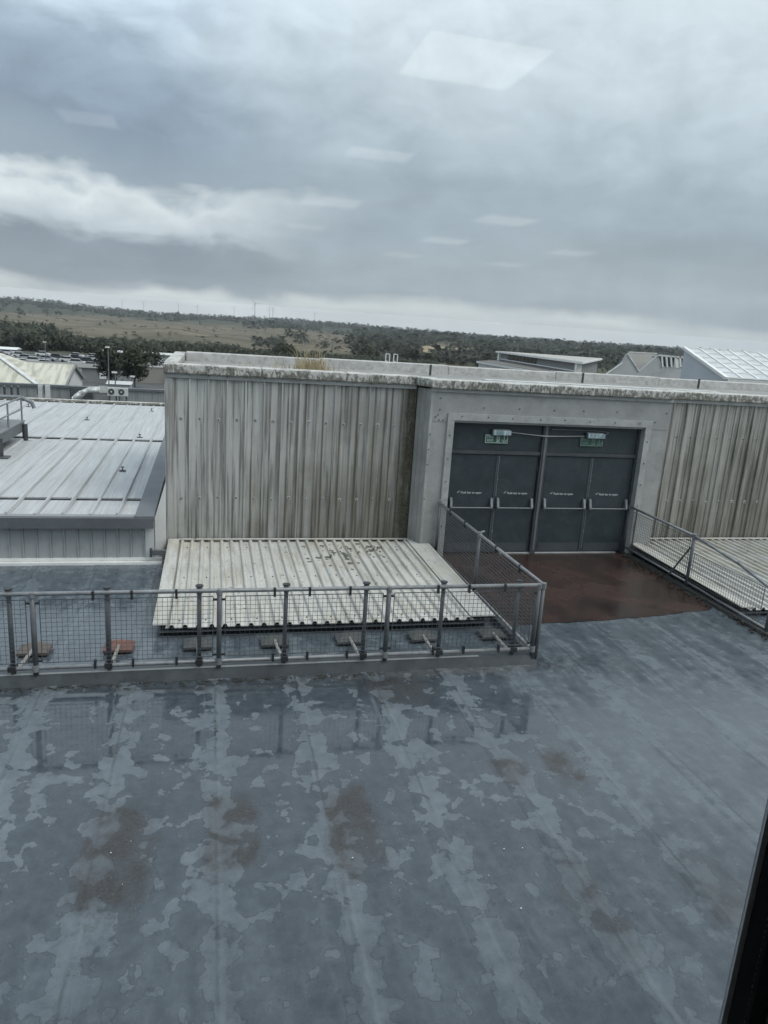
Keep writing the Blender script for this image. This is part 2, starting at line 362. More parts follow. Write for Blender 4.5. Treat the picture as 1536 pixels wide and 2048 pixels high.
def lowroof():
    m, t = mat('standing_seam_roof'); P = pos(t)
    a = t.noise(P, .9, 6, .6); s = t.noise(t.vm('MULTIPLY', P, (16, .5, 16)), 1.0, 5, .65, .3)
    c = t.mix(t.mr(s, .35, .68), (.37, .385, .39), (.53, .545, .545))
    c = t.mix(t.mr(a, .55, .72, 0, .4), c, (.32, .33, .32))
    c = t.mix(t.mr(t.noise(P, 20, 4, .6), .62, .7, 0, .4), c, (.30, .31, .30))
    finish(t, c, .5, s, .15, .004); return m
M['lowroof'] = lowroof()
M['wallpanel'] = plain('grey_wall_panel', (.35, .37, .375), .55, .1, 1.6, 0, (.28, .295, .295))
M['fascia'] = plain('slate_fascia', (.115, .125, .135), .45, .12, 2, 0, (.15, .158, .162))
M['endwall'] = plain('white_end_wall', (.52, .54, .54), .6, .08, 1.5, 0, (.42, .43, .42))
M['flatroof'] = plain('grey_flat_roof', (.15, .155, .155), .8, .2, .5, 0, (.22, .22, .21))
M['ac'] = plain('white_casing', (.52, .53, .51), .5, .12, 3, 0, (.36, .36, .33))
M['duct'] = plain('foil_duct', (.50, .52, .52), .42, .2, 2.5, .25)
M['blue'] = plain('blue_skip', (.10, .15, .24), .5, .1)
M['gate'] = plain('grey_shed', (.22, .23, .225), .7, .12, .3)
M['beige'] = plain('beige_wall', (.27, .255, .23), .8, .12, .4)
M['turbine'] = plain('turbine_grey', (.15, .17, .185), .5, .05)
M['carglass'] = plain('car_glass', (.03, .034, .04), .15, .1)
def ridged(name, base, streak, axis=0, freq=7.0):
    m, t = mat(name); P = pos(t)
    sc = [.35, .35, .35]; sc[axis] = freq
    s = t.noise(t.vm('MULTIPLY', P, tuple(sc)), 1.0, 4, .6, .2)
    c = t.mix(t.mr(s, .42, .62), base, streak)
    finish(t, c, .7, s, .2, .02); return m
M['cream_roof'] = ridged('cream_sheet_roof', (.56, .55, .46), (.36, .355, .29), 0, 3.0)
M['grey_corr'] = ridged('grey_corrugated', (.27, .285, .285), (.21, .22, .22), 0, 14)
M['sawwall'] = plain('pale_rendered_wall', (.40, .415, .42), .8, .12, .35, 0, (.30, .305, .30))
M['sawroof'] = plain('grey_felt_roof', (.20, .20, .185), .8, .2, .8)
M['dullroof'] = plain('dull_felt_roof', (.135, .13, .12), .85, .2, .15, 0, (.18, .17, .155))
M['gpane'] = plain('frosted_pane', (.52, .555, .56), .3, .15, 1.1, 0, (.40, .44, .45))

def leafmat(name, a, b):
    m, t = mat(name); P = pos(t)
    oi = t.n('ShaderNodeTexNoise', {'Vector': P, 'Scale': .12, 'Detail': 5.0, 'Roughness': .6}).outputs[0]
    n2 = t.noise(P, 1.1, 4, .7)
    c = t.mix(t.mr(t.m('ADD', t.m('MULTIPLY', oi, .6), t.m('MULTIPLY', n2, .4)), .36, .62), a, b)
    df = t.n('ShaderNodeBsdfDiffuse', {'Color': c}); tl = t.n('ShaderNodeBsdfTranslucent', {'Color': c})
    t.n('ShaderNodeOutputMaterial', {'Surface': t.n('ShaderNodeMixShader', {0: .45, 1: df.outputs[0], 2: tl.outputs[0]}).outputs[0]}); return m
M['leaf'] = leafmat('foliage', (.092, .108, .085), (.170, .186, .140))
M['leaf_far'] = leafmat('far_foliage', (.105, .120, .100), (.165, .178, .142))
M['leaf_bush'] = leafmat('bush_foliage', (.058, .072, .045), (.12, .128, .082))
M['bark'] = plain('bark', (.06, .05, .04), .9)
M['straw'] = plain('dry_grass', (.36, .30, .18), .8, .3, 30)

def terrainmat():
    m, t = mat('moorland'); P = pos(t); x, y, z = t.sep(P)
    d = t.n('ShaderNodeVectorMath', {0: P}, operation='LENGTH').outputs['Value']
    n1 = t.noise(P, .012, 7, .6, .3); n2 = t.noise(P, .05, 6, .65); n3 = t.noise(t.vm('MULTIPLY', P, (.004, .012, 0)), 1.0, 5, .6)
    heath = t.mix(t.mr(n2, .35, .65), (.135, .115, .083), (.205, .175, .128))
    heath = t.mix(t.mr(n1, .46, .62, 0, .85), heath, (.092, .094, .064))
    heath = t.mix(t.mr(n3, .48, .62, 0, .7), heath, (.078, .075, .053))
    green = t.mix(t.mr(n2, .35, .65), (.055, .065, .040), (.085, .092, .055))
    az = t.m('ARCTAN2', x, y)
    gw = t.mr(t.m('ADD', az, t.m('MULTIPLY', t.m('SUBTRACT', n1, .5), .35)), .26, .36, 0, .8)
    c = t.mix(gw, heath, green)
    fr = t.mr(t.m('ADD', d, t.m('MULTIPLY', t.m('SUBTRACT', n1, .5), 900)), 1300, 1700, 0, .85)
    c = t.mix(fr, c, (.045, .056, .040))
    c = t.mix(t.mr(d, 330, 290), c, t.mix(t.mr(n2, .4, .6), (.075, .08, .06), (.11, .11, .095)))
    finish(t, c, .95, None, 0, 0, 0, .1); return m
M['terrain'] = terrainmat()
M['tarmac'] = plain('tarmac', (.085, .088, .09), .8, .15, .2)

# ------------------------------------------------------------------ ground, far land
SKY_AZ = [-180, -60, -14, -11, -7.8, -3.4, .9, 6.5, 12.85, 19.8, 29, 35, 60, 180]
SKY_EL = [.35, .5, .56, .53, .33, .22, .26, .45, .31, .16, .15, .12, .2, .35]
GZ = -7.0
def land(az, d):
    zf = 4.4 + 3500*math.tan(R(float(np.interp(az, SKY_AZ, SKY_EL)) - .17))
    z = float(np.interp(d, [0, 130, 250, 340, 450, 900, 1500, 2300, 3500, 4600, 9000], [GZ, GZ-.2, -10, -11.8, -12.2, -9.5, -6.5, -6.5+.42*(zf+6.5), zf, zf-20, -60]))
    if 330 < d < 4500: z += min(1, (d-330)/500)*(2.2*math.sin(az*.55+d*.004)+1.3*math.sin(az*1.3-d*.009))*(.5+d/2500)
    return z
def land_xy(az, d): return Vector((d*math.sin(R(az)), d*math.cos(R(az)), land(az, d)))
g = MB(); AZ = [-180+i*3 for i in range(53)]+[-22+i*.8 for i in range(80)]+[45+i*3 for i in range(46)]
AZ = sorted(set(round(a, 2) for a in AZ if -180 <= a < 180)); DD = [35*(9000/35)**(i/70) for i in range(71)]
g.v = [(0, 0, GZ)]+[tuple(land_xy(a, d)) for d in DD for a in AZ]; na = len(AZ)
g.f = [(0, 1+(i+1) % na, 1+i) for i in range(na)]
for j in range(70):
    for i in range(na):
        a = 1+j*na+i; b = 1+j*na+(i+1) % na; g.f.append((a, b, b+na, a+na))
tag(g.build('ground', M['terrain'], None, True), 'brown moorland and fields rolling away to the low horizon', None, None, 'structure')

def leaf_cloud(cent, rad, n, size, seed):
    """n leaf-sized triangles in clumps through an ellipsoid crown -> verts, tris, soft normals (numpy)"""
    r = np.random.default_rng(seed); k = max(5, n//22)
    d = r.normal(size=(k, 3)); d /= np.linalg.norm(d, axis=1)[:, None]
    cc = d*(r.random((k, 1))**.45)*.82
    idx = r.integers(0, k, n); off = r.normal(size=(n, 3))*.16; p = cc[idx]+off
    nm = off/.2+p*.9+np.array((0, 0, .45))+r.normal(size=(n, 3))*.35; nm /= np.linalg.norm(nm, axis=1)[:, None]
    p = p*np.array(rad)+np.array(cent)
    t = r.normal(size=(n, 3, 3))*size*(.6+.8*r.random((n, 1, 1)))
    v = (p[:, None, :]+t).reshape(-1, 3); return v, np.arange(3*n).reshape(-1, 3), np.repeat(nm, 3, axis=0)
def mesh_np(name, v, f, m, nm=None):
    me = bpy.data.meshes.new(name); me.vertices.add(len(v)); me.vertices.foreach_set('co', v.astype(np.float32).ravel())
    me.loops.add(f.size); me.loops.foreach_set('vertex_index', f.astype(np.int32).ravel())
    me.polygons.add(len(f)); me.polygons.foreach_set('loop_start', np.arange(0, f.size, 3, dtype=np.int32)); me.polygons.foreach_set('loop_total', np.full(len(f), 3, np.int32))
    me.update(); me.materials.append(m)
    if nm is not None:
        me.polygons.foreach_set('use_smooth', np.ones(len(f), bool)); me.normals_split_custom_set_from_vertices(nm.astype(np.float32).tolist())
    return me
def wood(name, spots, m, label, tris=34, size=.12):
    V = []; F = []; N = []; k = 0
    protos = [leaf_cloud((0, 0, .5), (.5, .5, .5), tris, size, 100+i) for i in range(7)]
    for i, (p, wd, h) in enumerate(spots):
        v, f, nm = protos[i % 7]; a = random.random()*6.28; ca, sa = math.cos(a), math.sin(a)
        q = np.empty_like(v); q[:, 0] = (v[:, 0]*ca-v[:, 1]*sa)*wd+p.x; q[:, 1] = (v[:, 0]*sa+v[:, 1]*ca)*wd+p.y; q[:, 2] = v[:, 2]*h+p.z-.05*h
        u = nm.copy(); u[:, 0] = nm[:, 0]*ca-nm[:, 1]*sa; u[:, 1] = nm[:, 0]*sa+nm[:, 1]*ca
        V.append(q); F.append(f+k); N.append(u); k += len(v)
    o = link(name, mesh_np(name, np.concatenate(V), np.concatenate(F), m, np.concatenate(N))); return tag(o, label, 'wood', None, 'stuff')
def nz2(a, d): return math.sin(a*1.9+d*.011)+math.sin(a*.83-d*.006+1.3)+.7*math.sin(a*3.7+d*.003)
sp = []
for i in range(2600):                                  # belt of trees behind the car park
    a = random.uniform(-17, 17); d = random.gauss(335, 20)+8*math.sin(a*1.7)
    if a > 6 and random.random() < .35: continue
    h = random.uniform(3.2, 6.2)*(1.35 if a < -10 else 1)*(.8 if a > 2 else 1); sp.append((land_xy(a, d), h*random.uniform(.8, 1.2), h))
for i in range(420):                                   # taller dark wood at the left edge
    a = random.uniform(-20, -10.5); d = random.uniform(350, 520)
    if random.random() < (a+20)/11: continue
    h = random.uniform(6, 9.5); sp.append((land_xy(a, d), h*.9, h))
wood('tree_belt_foliage', sp, M['leaf'], 'belt of dark green trees between the car park and the moor', 60, .10)
sp = []
for i in range(26000):                                 # dark woods along the skyline and in the valley
    a = random.uniform(-24, 48); d = math.exp(random.uniform(math.log(420), math.log(4000))); v = nz2(a, d)
    w_ = 0
    if d > 1900: w_ = .9 if v > -1.3 else .2
    elif d > 1250: w_ = .6 if v > (1.5 if a < 3 else .1) else .01
    if a > 11: w_ = max(w_, .75 if v > -.5 else .04)
    if 3 < a < 13 and d < 900: w_ = max(w_, .3 if v > .9 else .01)
    if 13.5 < a < 20 and 560 < d < 800: w_ *= .05
    if random.random() > w_: continue
    h = random.uniform(7, 14)*(1.0 if d > 900 else .7); sp.append((land_xy(a, d), h*random.uniform(1.0, 1.9), h))
for i in range(800):                                  # gorse scattered over the moor
    a = random.uniform(-18, 14); d = math.exp(random.uniform(math.log(430), math.log(1500)))
    if nz2(a*2.3, d*1.9) < .6: continue
    h = random.uniform(1.2, 3.0); sp.append((land_xy(a, d), h*2.6, h))
wood('distant_woodland', sp, M['leaf_far'], 'distant dark woodland and gorse across the moor to the skyline', 15)

def tree(name, label, base, h, wd, n, seed, m='leaf', group=None, size=.22):
    o = thing(name, label, 'tree', base, group); r = random.Random(seed)
    tr = MB(); tr.tube((0, 0, -.3), (0.1, 0, h*.42), h*.035, h*.02)
    for i in range(6):
        a = r.random()*6.28; tr.tube((0.06, 0, h*(.2+.05*i)), (math.cos(a)*wd*.3, math.sin(a)*wd*.3, h*(.5+.06*i)), h*.014, h*.005, 6)
    tr.build('trunk', M['bark'], o)
    v, f, nm = leaf_cloud((0, 0, h*.55), (wd*.5, wd*.5, h*.46), n, size, seed); link('crown', mesh_np('crown', v, f, M[m], nm), o); return o
def treepx(x0, y0, x1, y1, d, **k):
    b = ray((x0+x1)/2, y1); b = EYE+b*(d/math.hypot(b.x, b.y)); s = d/FPX
    return dict(base=b, h=(y1-y0)*s, wd=(x1-x0)*s)
for i, (bx, d, n, lb) in enumerate((((196, 692, 244, 768), 118, 2600, 'tall dark tree with a narrow crown behind the cream roof'),
        ((236, 696, 300, 770), 122, 3200, 'broad dark tree standing before the beige wall'),
        ((292, 704, 326, 738), 150, 600, 'small greyish tree above the beige wall'))):
    k = treepx(*bx, d); tree('tree', lb, k['base'], k['h'], k['wd'], n, 40+i, 'leaf', 'trees beside the yard wall', .19)
for i, (bx, d, lb) in enumerate((((712, 692, 752, 722), 420, 'round bush low on the moor beside the white ladder hoops'), ((810, 698, 838, 728), 400, 'conical dark bush just beyond the white ladder hoops'),
        ((838, 708, 870, 730), 400, 'low round bush below the tan field'), ((740, 684, 792, 712), 520, 'wide dark thicket left of the tan field'), ((545, 690, 590, 714), 330, 'leafy dark tree left of the dry grass tuft'))):
    k = treepx(*bx, d); tree('bush', lb, k['base'], k['h'], k['wd']*1.1, 420, 60+i, 'leaf_bush', None, .55)

# tan field in the valley
f_ = MB(); c_ = [(13.9, 560), (16.3, 590), (19.4, 640), (19.9, 720), (16.5, 790), (14.3, 730)]
f_.poly([land_xy(a, d)+Vector((0, 0, 1.4)) for a, d in c_])
tag(f_.build('field', plain('stubble', (.27, .215, .125), .9, .2, .02, 0, (.20, .17, .10))), 'tan stubble field in the valley', None, None, 'structure')
# distant houses
HL = ['tiny white house, second from the right of the far hamlet', 'tiny white house, midmost of the far hamlet', 'tiny white house, topmost of the far hamlet', 'tiny white house, left end of the far hamlet', 'tiny lone white house left of the far hamlet', 'white farm building on the hill under the tallest wind turbine', 'tiny white house beyond the tan field', 'tiny white house, right end of the far hamlet']
for i, (x, y, d, s) in enumerate(((1012, 689, 1500, 9), (1022, 692, 1450, 8), (1030, 688, 1600, 10), (1000, 693, 1400, 7), (966, 694, 1350, 8), (512, 649, 2600, 22), (905, 693, 1000, 7), (1040, 694, 1420, 7))):
    q = ray(x, y); q = EYE+q*(d/math.hypot(q.x, q.y)); o = thing('house', HL[i], 'house', q, 'distant white houses')
    MB().box(-s*.8, s*.8, -s*.4, s*.4, -8, s*.38).build('wall', M['white'], o)
    MB().extr([(-s*.85, -s*.45, s*.38), (-s*.85, s*.45, s*.38), (-s*.85, 0, s*.65)], (s*1.7, 0, 0)).build('roof', M['gate'], o)

# wind turbines on the skyline
def turbine(x, ytop, d, hub, i):
    q = ray(x, ytop+3); q = EYE+q*(d/math.hypot(q.x, q.y)); o = thing('wind_turbine', (f'{ORD[i]} wind turbine from the left on the far skyline' if i != 5 else 'tallest wind turbine on the far skyline'), 'wind turbine', (q.x, q.y, q.z-hub), 'wind turbines on the skyline')
    MB().tube((0, 0, -60), (0, 0, hub), hub*.026, hub*.016).build('tower', M['turbine'], o)
    MB().box(-hub*.02, hub*.02, -hub*.05, hub*.03, hub-hub*.015, hub+hub*.025).build('nacelle', M['turbine'], o)
    for k in range(3):
        a = R(20+37*i+120*k); e = Vector((math.sin(a), 0, math.cos(a)))
        c = Vector((0, -hub*.055, hub)); MB().tube(c, c+e*hub*.5, hub*.016, hub*.005, 6).build('blade', M['turbine'], o)
for i, (x, y, d, hb) in enumerate(((244, 600, 5200, 46), (287, 602, 5200, 52), (357, 606, 5600, 50), (395, 609, 5600, 52), (468, 613, 5600, 52), (510, 604, 4700, 92), (539, 616, 5000, 58), (546, 614, 5000, 66), (630, 624, 5000, 54))): turbine(x, y, d, hb, i)

# ------------------------------------------------------------------ car park and yard, left
def lz(x, y): return land(math.degrees(math.atan2(x, y)), math.hypot(x, y))
cp_ = MB()
for i in range(12):
    for j in range(10):
        c4 = [(-100+i*8, 165+j*9), (-92+i*8, 165+j*9), (-92+i*8, 174+j*9), (-100+i*8, 174+j*9)]
        cp_.poly([(x, y, lz(x, y)+.12) for x, y in c4])
tag(cp_.build('car_park', M['tarmac']), 'tarmac car park between the sheds and the tree belt', None, None, 'structure')
yd = MB().poly([Vector((-60, 62, GZ+.05)), Vector((6, 62, GZ+.05)), Vector((2, 150, GZ+.05)), Vector((-60, 150, GZ+.05))])
tag(yd.build('yard', M['tarmac']), 'tarmac yard behind the low roofs', None, None, 'structure')
def car_mesh(m):
    o = MB(); b = [(-2.1, .35), (2.1, .35), (2.15, .75), (1.4, .92), (-1.9, .95), (-2.15, .7)]
    o.extr([(x, -.85, z) for x, z in b], (0, 1.7, 0)); return o.data('body', m)
cabin = MB().extr([(-1.7, -.72, .94), (1.05, -.72, .92), (.45, -.72, 1.42), (-1.25, -.72, 1.44)], (0, 1.44, 0)).data('cabin', M['carglass'])
CARC = {'white': (.62, .63, .62), 'silver': (.38, .40, .41), 'dark': (.04, .042, .046), 'grey': (.2, .21, .22)}
cars = {k: car_mesh(plain('car_paint_'+k, c, .3, .04)) for k, c in CARC.items()}
roofm = MB().box(-1.2, .42, -.66, .66, 1.43, 1.475)
roofs = {k: roofm.data('roof', cars[k].materials[0]) for k in CARC}
wheeld = MB().tube((0, -.1, 0), (0, .1, 0), .33, .33, 8).data('wheel', M['black'])
rows = {178: 'nearest row', 192: 'second row', 207: 'third row', 224: 'fourth row', 242: 'far row'}
for d, rn in rows.items():
    x = -86.0*d/240-6; nth = 0
    while x < -16:
        x += random.choice((4.7, 4.8, 5.0, 5.0, 9.6))
        k = random.choice(('white', 'white', 'silver', 'white', 'white', 'grey', 'dark'))
        o = thing('parked_car', f'{k} car, {ORD[nth]} from the left in the {rn} of the car park', 'car', (x, d, lz(x, d)+.14), f'cars parked in the {rn}', random.uniform(-.08, .08))
        link('body', cars[k], o); link('cabin', cabin, o); link('roof', roofs[k], o); nth += 1
        for wx_ in (-1.3, 1.3):
            for wy_ in (-.77, .77): link('wheel', wheeld, o, (wx_, wy_, .33))

def shed(name, label, x0, x1, y0, y1, zt, wallm, roofm_, pitch=.8, windows=(), GZ=-7.3):
    o = thing(name, label, 'building', ((x0+x1)/2, y0, GZ)); X = (x1-x0)/2; Dp = y1-y0; h = zt-GZ
    MB().box(-X, X, 0, Dp, 0, h).build('wall', wallm, o)
    MB().extr([(-X-.3, -.3, h), (-X-.3, Dp+.3, h), (-X-.3, Dp/2, h+pitch)], (2*X+.6, 0, 0)).build('roof', roofm_, o)
    for a, b, c, d in windows: MB().box(a, b, -.06, .05, c, d).build('window', M['glass_dark'] if c == 2.0 else M['white'], o)
    return o
shed('storage_shed', 'long grey shed with small pale windows beyond the cream roof', -30.5, -15.6, 128, 138, -4.6, M['gate'], M['sawroof'], .35, ((-5.5, -4.3, 1.9, 2.5), (1.5, 2.5, 1.9, 2.5), (5.2, 6.2, 1.0, 2.5), (-1.8, -.9, 2.0, 2.4)))
shed('low_building', 'long low building with pale roof among the trees', -38, -8, 272, 280, -9.0, M['gate'], M['offwhite'], .55, (), -12)
shed('barn', 'white roofed barn at the edge of the car park', -63, -58, 246, 252, -8.6, M['gate'], M['white'], .6, (), -11)
shed('small_outbuilding', 'small pale outbuilding under the dark trees', -14.5, -11.6, 112, 116, -5.6, M['sawwall'], M['offwhite'], .3)
wl = thing('yard_wall', 'tall beige boundary wall behind the trees', 'wall', (-9, 132, GZ))
MB().box(-4, 6, 0, .4, -.5, 2.75).build('wall', M['beige'], wl); MB().box(-4.1, 6.1, -.1, .5, 2.75, 2.95).build('coping', M['offwhite'], wl)
for i in range(4): MB().bar((1.4+i*.5, -.2, 0), (1.4+i*.5, -.2, 2.6-.3*i), .14).build('pipe', M['dark_metal'], wl)
sk = thing('skip', 'blue curved topped container in the yard', 'container', (-13.5, 96, GZ)); pts = [(-1.4, 0, 0), (1.4, 0, 0), (1.4, 0, 1.4)]+[(1.4*math.cos(R(a)), 0, 1.4+.6*math.sin(R(a))) for a in (30, 60, 90, 120, 150)]+[(-1.4, 0, 1.4)]
MB().extr(pts, (0, 2.2, 0)).build('body', M['blue'], sk); MB().box(-1.45, 1.45, -.04, 2.24, .9, 1.0).build('rim', M['dark_metal'], sk)
for i, (x, y0, y1, d, lb) in enumerate(((218, 702, 770, 108, 'tall slim lamp post before the dark tree'), (92, 690, 728, 150, 'slim lamp post among the parked cars'), (231, 748, 775, 88, 'short pole with white top in the yard'), (267, 755, 772, 100, 'short white topped post under the broad tree'))):
    q = ray(x, y1); q = EYE+q*(d/math.hypot(q.x, q.y)); h = (y1-y0)*d/FPX; o = thing('lamp_post', lb, 'lamp post', q)
    MB().tube((0, 0, -1.5), (0, 0, h), .09, .06).build('pole', M['turbine'], o); MB().box(-.35, .2, -.12, .12, h-.05, h+.13).build('lamp_head', M['white'], o)
for i, (x, y, lb) in enumerate(((285, 768, 'row of'),)): pass

# pavilion with cream sheet roofs
pv = thing('pavilion', 'pavilion with cream corrugated hipped roof and pale gable', 'building', (-13, 58, GZ)); o0 = Vector((-13, 58, GZ))
ez = -.95-GZ
def L(x, y, z): return Vector((x, y, z))-o0
A, B = at(38, 728, 60), at(150, 732, 60); C_, D_ = at(80, 757.5, 56), at(146, 757.5, 56.5)
rid = .28; eav = -.98
fr = MB(); fr.extr([L(A.x-1.4, 60, rid), L(B.x, 60, rid), L(B.x, 55.9, eav), L(A.x-1.4, 55.9, eav)], (0, 0, .09)); fr.build('roof', M['cream_roof'], pv)
MB().extr([L(A.x-1.4, 60.02, rid), L(B.x, 60.02, rid), L(B.x, 64, eav), L(A.x-1.4, 64, eav)], (0, 0, .09)).build('roof', M['cream_roof'], pv)
MB().extr([L(B.x-.25, 56.2, GZ), L(B.x-.25, 63.8, GZ), L(B.x-.25, 63.8, eav), L(B.x-.25, 60, rid-.05), L(B.x-.25, 56.2, eav)], (.12, 0, 0)).build('gable_wall', M['offwhite'], pv)
MB().bar(L(B.x+.02, 60, rid), L(B.x+.02, 55.85, eav), .12, .22).build('bargeboard', M['gate'], pv)
MB().bar(L(B.x+.02, 60, rid), L(B.x+.02, 64, eav), .12, .22).build('bargeboard', M['gate'], pv)
MB().box(*(lambda p, q: (p.x, q.x, p.y, q.y, p.z, q.z))(L(-17, 56.3, GZ), L(B.x-.3, 63.7, eav-.02))).build('wall', M['gate'], pv)
hp = at(80, 757.5, 54.5); rz_ = 1.15
MB().extr([L(-30, 59.5, rz_), L(-15.9, 59.5, rz_), L(hp.x, 54.5, eav), L(-30, 54.5, eav)], (0, 0, .09)).build('roof', M['cream_roof'], pv)
MB().extr([L(-15.9, 59.5, rz_), L(hp.x, 64.5, eav), L(hp.x, 54.5, eav)], (0, 0, .09)).build('roof', M['cream_roof'], pv)
MB().bar(L(-15.9, 59.45, rz_+.12), L(hp.x, 54.45, eav+.12), .3, .08).build('hip_flashing', M['offwhite'], pv)
MB().box(*(lambda p, q: (p.x, q.x, p.y, q.y, p.z, q.z))(L(-30, 54.9, GZ), L(hp.x-.3, 64, eav-.02))).build('wall', M['gate'], pv)
MB().bar(L(-30, 54.42, eav), L(hp.x, 54.42, eav), .14, .16).build('gutter', M['gate'], pv)
MB().bar(L(A.x-1, 55.83, eav), L(B.x, 55.83, eav), .14, .16).build('gutter', M['gate'], pv)

# ------------------------------------------------------------------ flat roofed block behind the low roof
fb = thing('flat_roofed_block', 'flat roofed block with ribbed grey parapet behind the pale metal roof', 'building', (-8, 29.5, GZ))
def LF(x, y, z): return (x+8, y-29.5, z-GZ)
MB().box(-16, 7.6, 0, 13.0, 0, -.30-GZ).build('roof', M['flatroof'], fb)
zt = .29; RB = -.30
for i in range(30):
    x0 = -16+i*.8; 
    if x0 > 6.8: break
    MB().box(x0+.01, x0+.79, 13.0, 13.18, -GZ-.8, zt-GZ).build('parapet_panel', M['grey_corr'], fb)
MB().box(-16, 7.7, 12.9, 13.3, zt-GZ, zt-GZ+.12).build('parapet_cap', M['fascia'], fb)
MB().tube((-16, .1, 1.03-GZ), (7.5, .1, 1.03-GZ), .09).build('edge_flashing', M['coping'], fb)
MB().box(-16, 7.5, 0.0, .3, 0, .98-GZ).build('edge_upstand', M['coping'], fb)
def ac_unit(x, y, z, lb, sx=.9):
    o = thing('condenser_unit', lb, 'air conditioner', (x, y, z), 'air conditioning units on the flat roof'); o.scale = (.62, .62, .62)
    bevel(MB().box(-.45*sx, .45*sx, -.17, .17, .08, .75).build('casing', M['ac'], o), .02)
    MB().tube((-.1, -.185, .42), (-.1, -.16, .42), .25, .25, 16).build('fan_grille', M['dark_metal'], o)
    MB().tube((-.1, -.20, .42), (-.1, -.18, .42), .07, .07, 10).build('fan_hub', M['ac'], o)
    for s in (-1, 1): MB().box(s*.3*sx-.04, s*.3*sx+.04, -.2, .2, -.75, .08).build('foot', M['dark_metal'], o)
AZ0 = .16
p = at(226, 796, 40); ac_unit(p.x, 40, AZ0+.02, 'pale condenser unit, left of the facing pair')
p = at(246, 796, 40); ac_unit(p.x, 40, AZ0+.02, 'pale condenser unit, right of the facing pair')
for xx, lb in ((82, 'tall white cabinet with dark vents, left of its pair'), (96, 'tall white cabinet with dark vents, right of its pair')):
    p = at(xx, 797, 40); o = thing('vent_cabinet', lb, 'vent unit', (p.x, 40, AZ0), 'white vent cabinets')
    MB().box(-.10, .10, -.12, .12, -.45, .46).build('casing', M['ac'], o); MB().box(-.15, -.10, -.11, .11, .0, .44).build('vent', M['dark_metal'], o)
for k, (y0, dz_) in enumerate(((39.2, 0), (40.0, .02))):
    a, b, c = at(146+k*12, 801-k*1, y0), at(172+k*6, 787, y0), at(196, 783+k*2, y0)
    o = thing('foil_duct', ('silver bent duct on the flat roof, nearer of two', 'silver bent duct on the flat roof, farther of two')[k], 'duct', (a.x, y0, AZ0), 'bent ducts on the flat roof')
    z0, z1 = AZ0-.1, AZ0+.32; P_ = [Vector((a.x, y0, z0)), Vector(((a.x+b.x)/2, y0+.2, (z0+z1)/2+.08)), Vector((b.x, y0+.4, z1)), Vector((c.x, y0+.5, z1+.02))]
    MB().path([q-Vector(o.location) for q in P_], .12, 10).build('duct_run', M['duct'], o, True)
    for q in P_: MB().tube(q-Vector(o.location)-Vector((.03, 0, 0)), q-Vector(o.location)+Vector((.03, 0, 0)), .135, .135, 10).build('band', M['ac'], o)
for xx, lb in ((10, 'first stub vent pipe from the photo edge'), (24, 'second stub vent pipe from the photo edge'), (37, 'third stub vent pipe from the photo edge')):
    p = at(xx, 796, 40); o = thing('vent_pipe', 'dark '+lb, 'pipe', (p.x, 40, AZ0), 'stub vent pipes')
    MB().tube((0, 0, -.5), (0, 0, .3), .06).build('pipe', M['dark_metal'], o); MB().tube((0, 0, .3), (0, 0, .36), .09, .05).build('cowl', M['dark_metal'], o)
p = at(160, 790, 41.5); o = thing('plant_box', 'dark louvred box behind the silver ducts', 'plant box', (p.x, 41.5, AZ0))
MB().box(-.5, .6, 0, .5, -.45, .3).build('casing', M['dark_metal'], o); [MB().box(-.45, .55, -.03, .0, -.1+i*.1, -.05+i*.1).build('louvre', M['fascia'], o) for i in range(4)]
p = at(207, 795, 40.5); o = thing('plant_box', 'small grey box beside the condenser pair', 'plant box', (p.x, 40.5, AZ0))
MB().box(-.28, .28, 0, .4, -.45, .42).build('casing', M['gate'], o); MB().box(-.22, .22, -.03, 0, .15, .5).build('cover', M['ac'], o)

# ------------------------------------------------------------------ low building with pale standing-seam roof
lb_ = thing('metal_roofed_building', 'low grey building with pale ribbed metal roof and slate edging', 'building', (-1.0, 13.3, 0))
def rz(y): return .86+(y-13.2)*.0165
RX1, RY0, RY1 = -1.3, 13.30, 28.2
bands = [(13.30, 14.42), (14.60, 20.85), (21.10, 28.2)]
xs = [RX1]+[-1.62-.455*k for k in range(28)]
for bi, (y0, y1) in enumerate(bands):
    for k in range(len(xs)-1):
        x1, x0 = xs[k]-.006, xs[k+1]+.006; dzp = -.012*(2-bi)
        o = MB().mesh([(x+1, y-13.3, rz(y)+dz_+dzp) for dz_ in (0, .03) for x, y in ((x0, y0), (x1, y0), (x1, y1), (x0, y1))], [(3, 2, 1, 0), (4, 5, 6, 7), (0, 1, 5, 4), (1, 2, 6, 5), (2, 3, 7, 6), (3, 0, 4, 7)]).build('roof_sheet', M['lowroof'], lb_)
for k in range(1, len(xs)):
    x = xs[k]+1; hgt = .05 if k % 2 else .03
    MB().mesh([(x+sx*w_, y-13.3, rz(y)+.0+z_) for y in (RY0, RY1) for sx, w_, z_ in ((-1, .03, .02), (1, .03, .02), (1, .014, .03+hgt), (-1, .014, .03+hgt))],
              [(0, 1, 5, 4), (1, 2, 6, 5), (2, 3, 7, 6), (3, 0, 4, 7), (0, 3, 2, 1), (4, 5, 6, 7)]).build('roof_rib', M['lowroof'], lb_)
MB().mesh([(x+1, y-13.3, rz(y)-.03+z_) for z_ in (-.04, 0) for x, y in ((-15, 13.25), (-1.25, 13.25), (-1.25, 28.3), (-15, 28.3))], [(3, 2, 1, 0), (4, 5, 6, 7), (0, 1, 5, 4), (1, 2, 6, 5), (2, 3, 7, 6), (3, 0, 4, 7)]).build('roof_liner', M['fascia'], lb_)
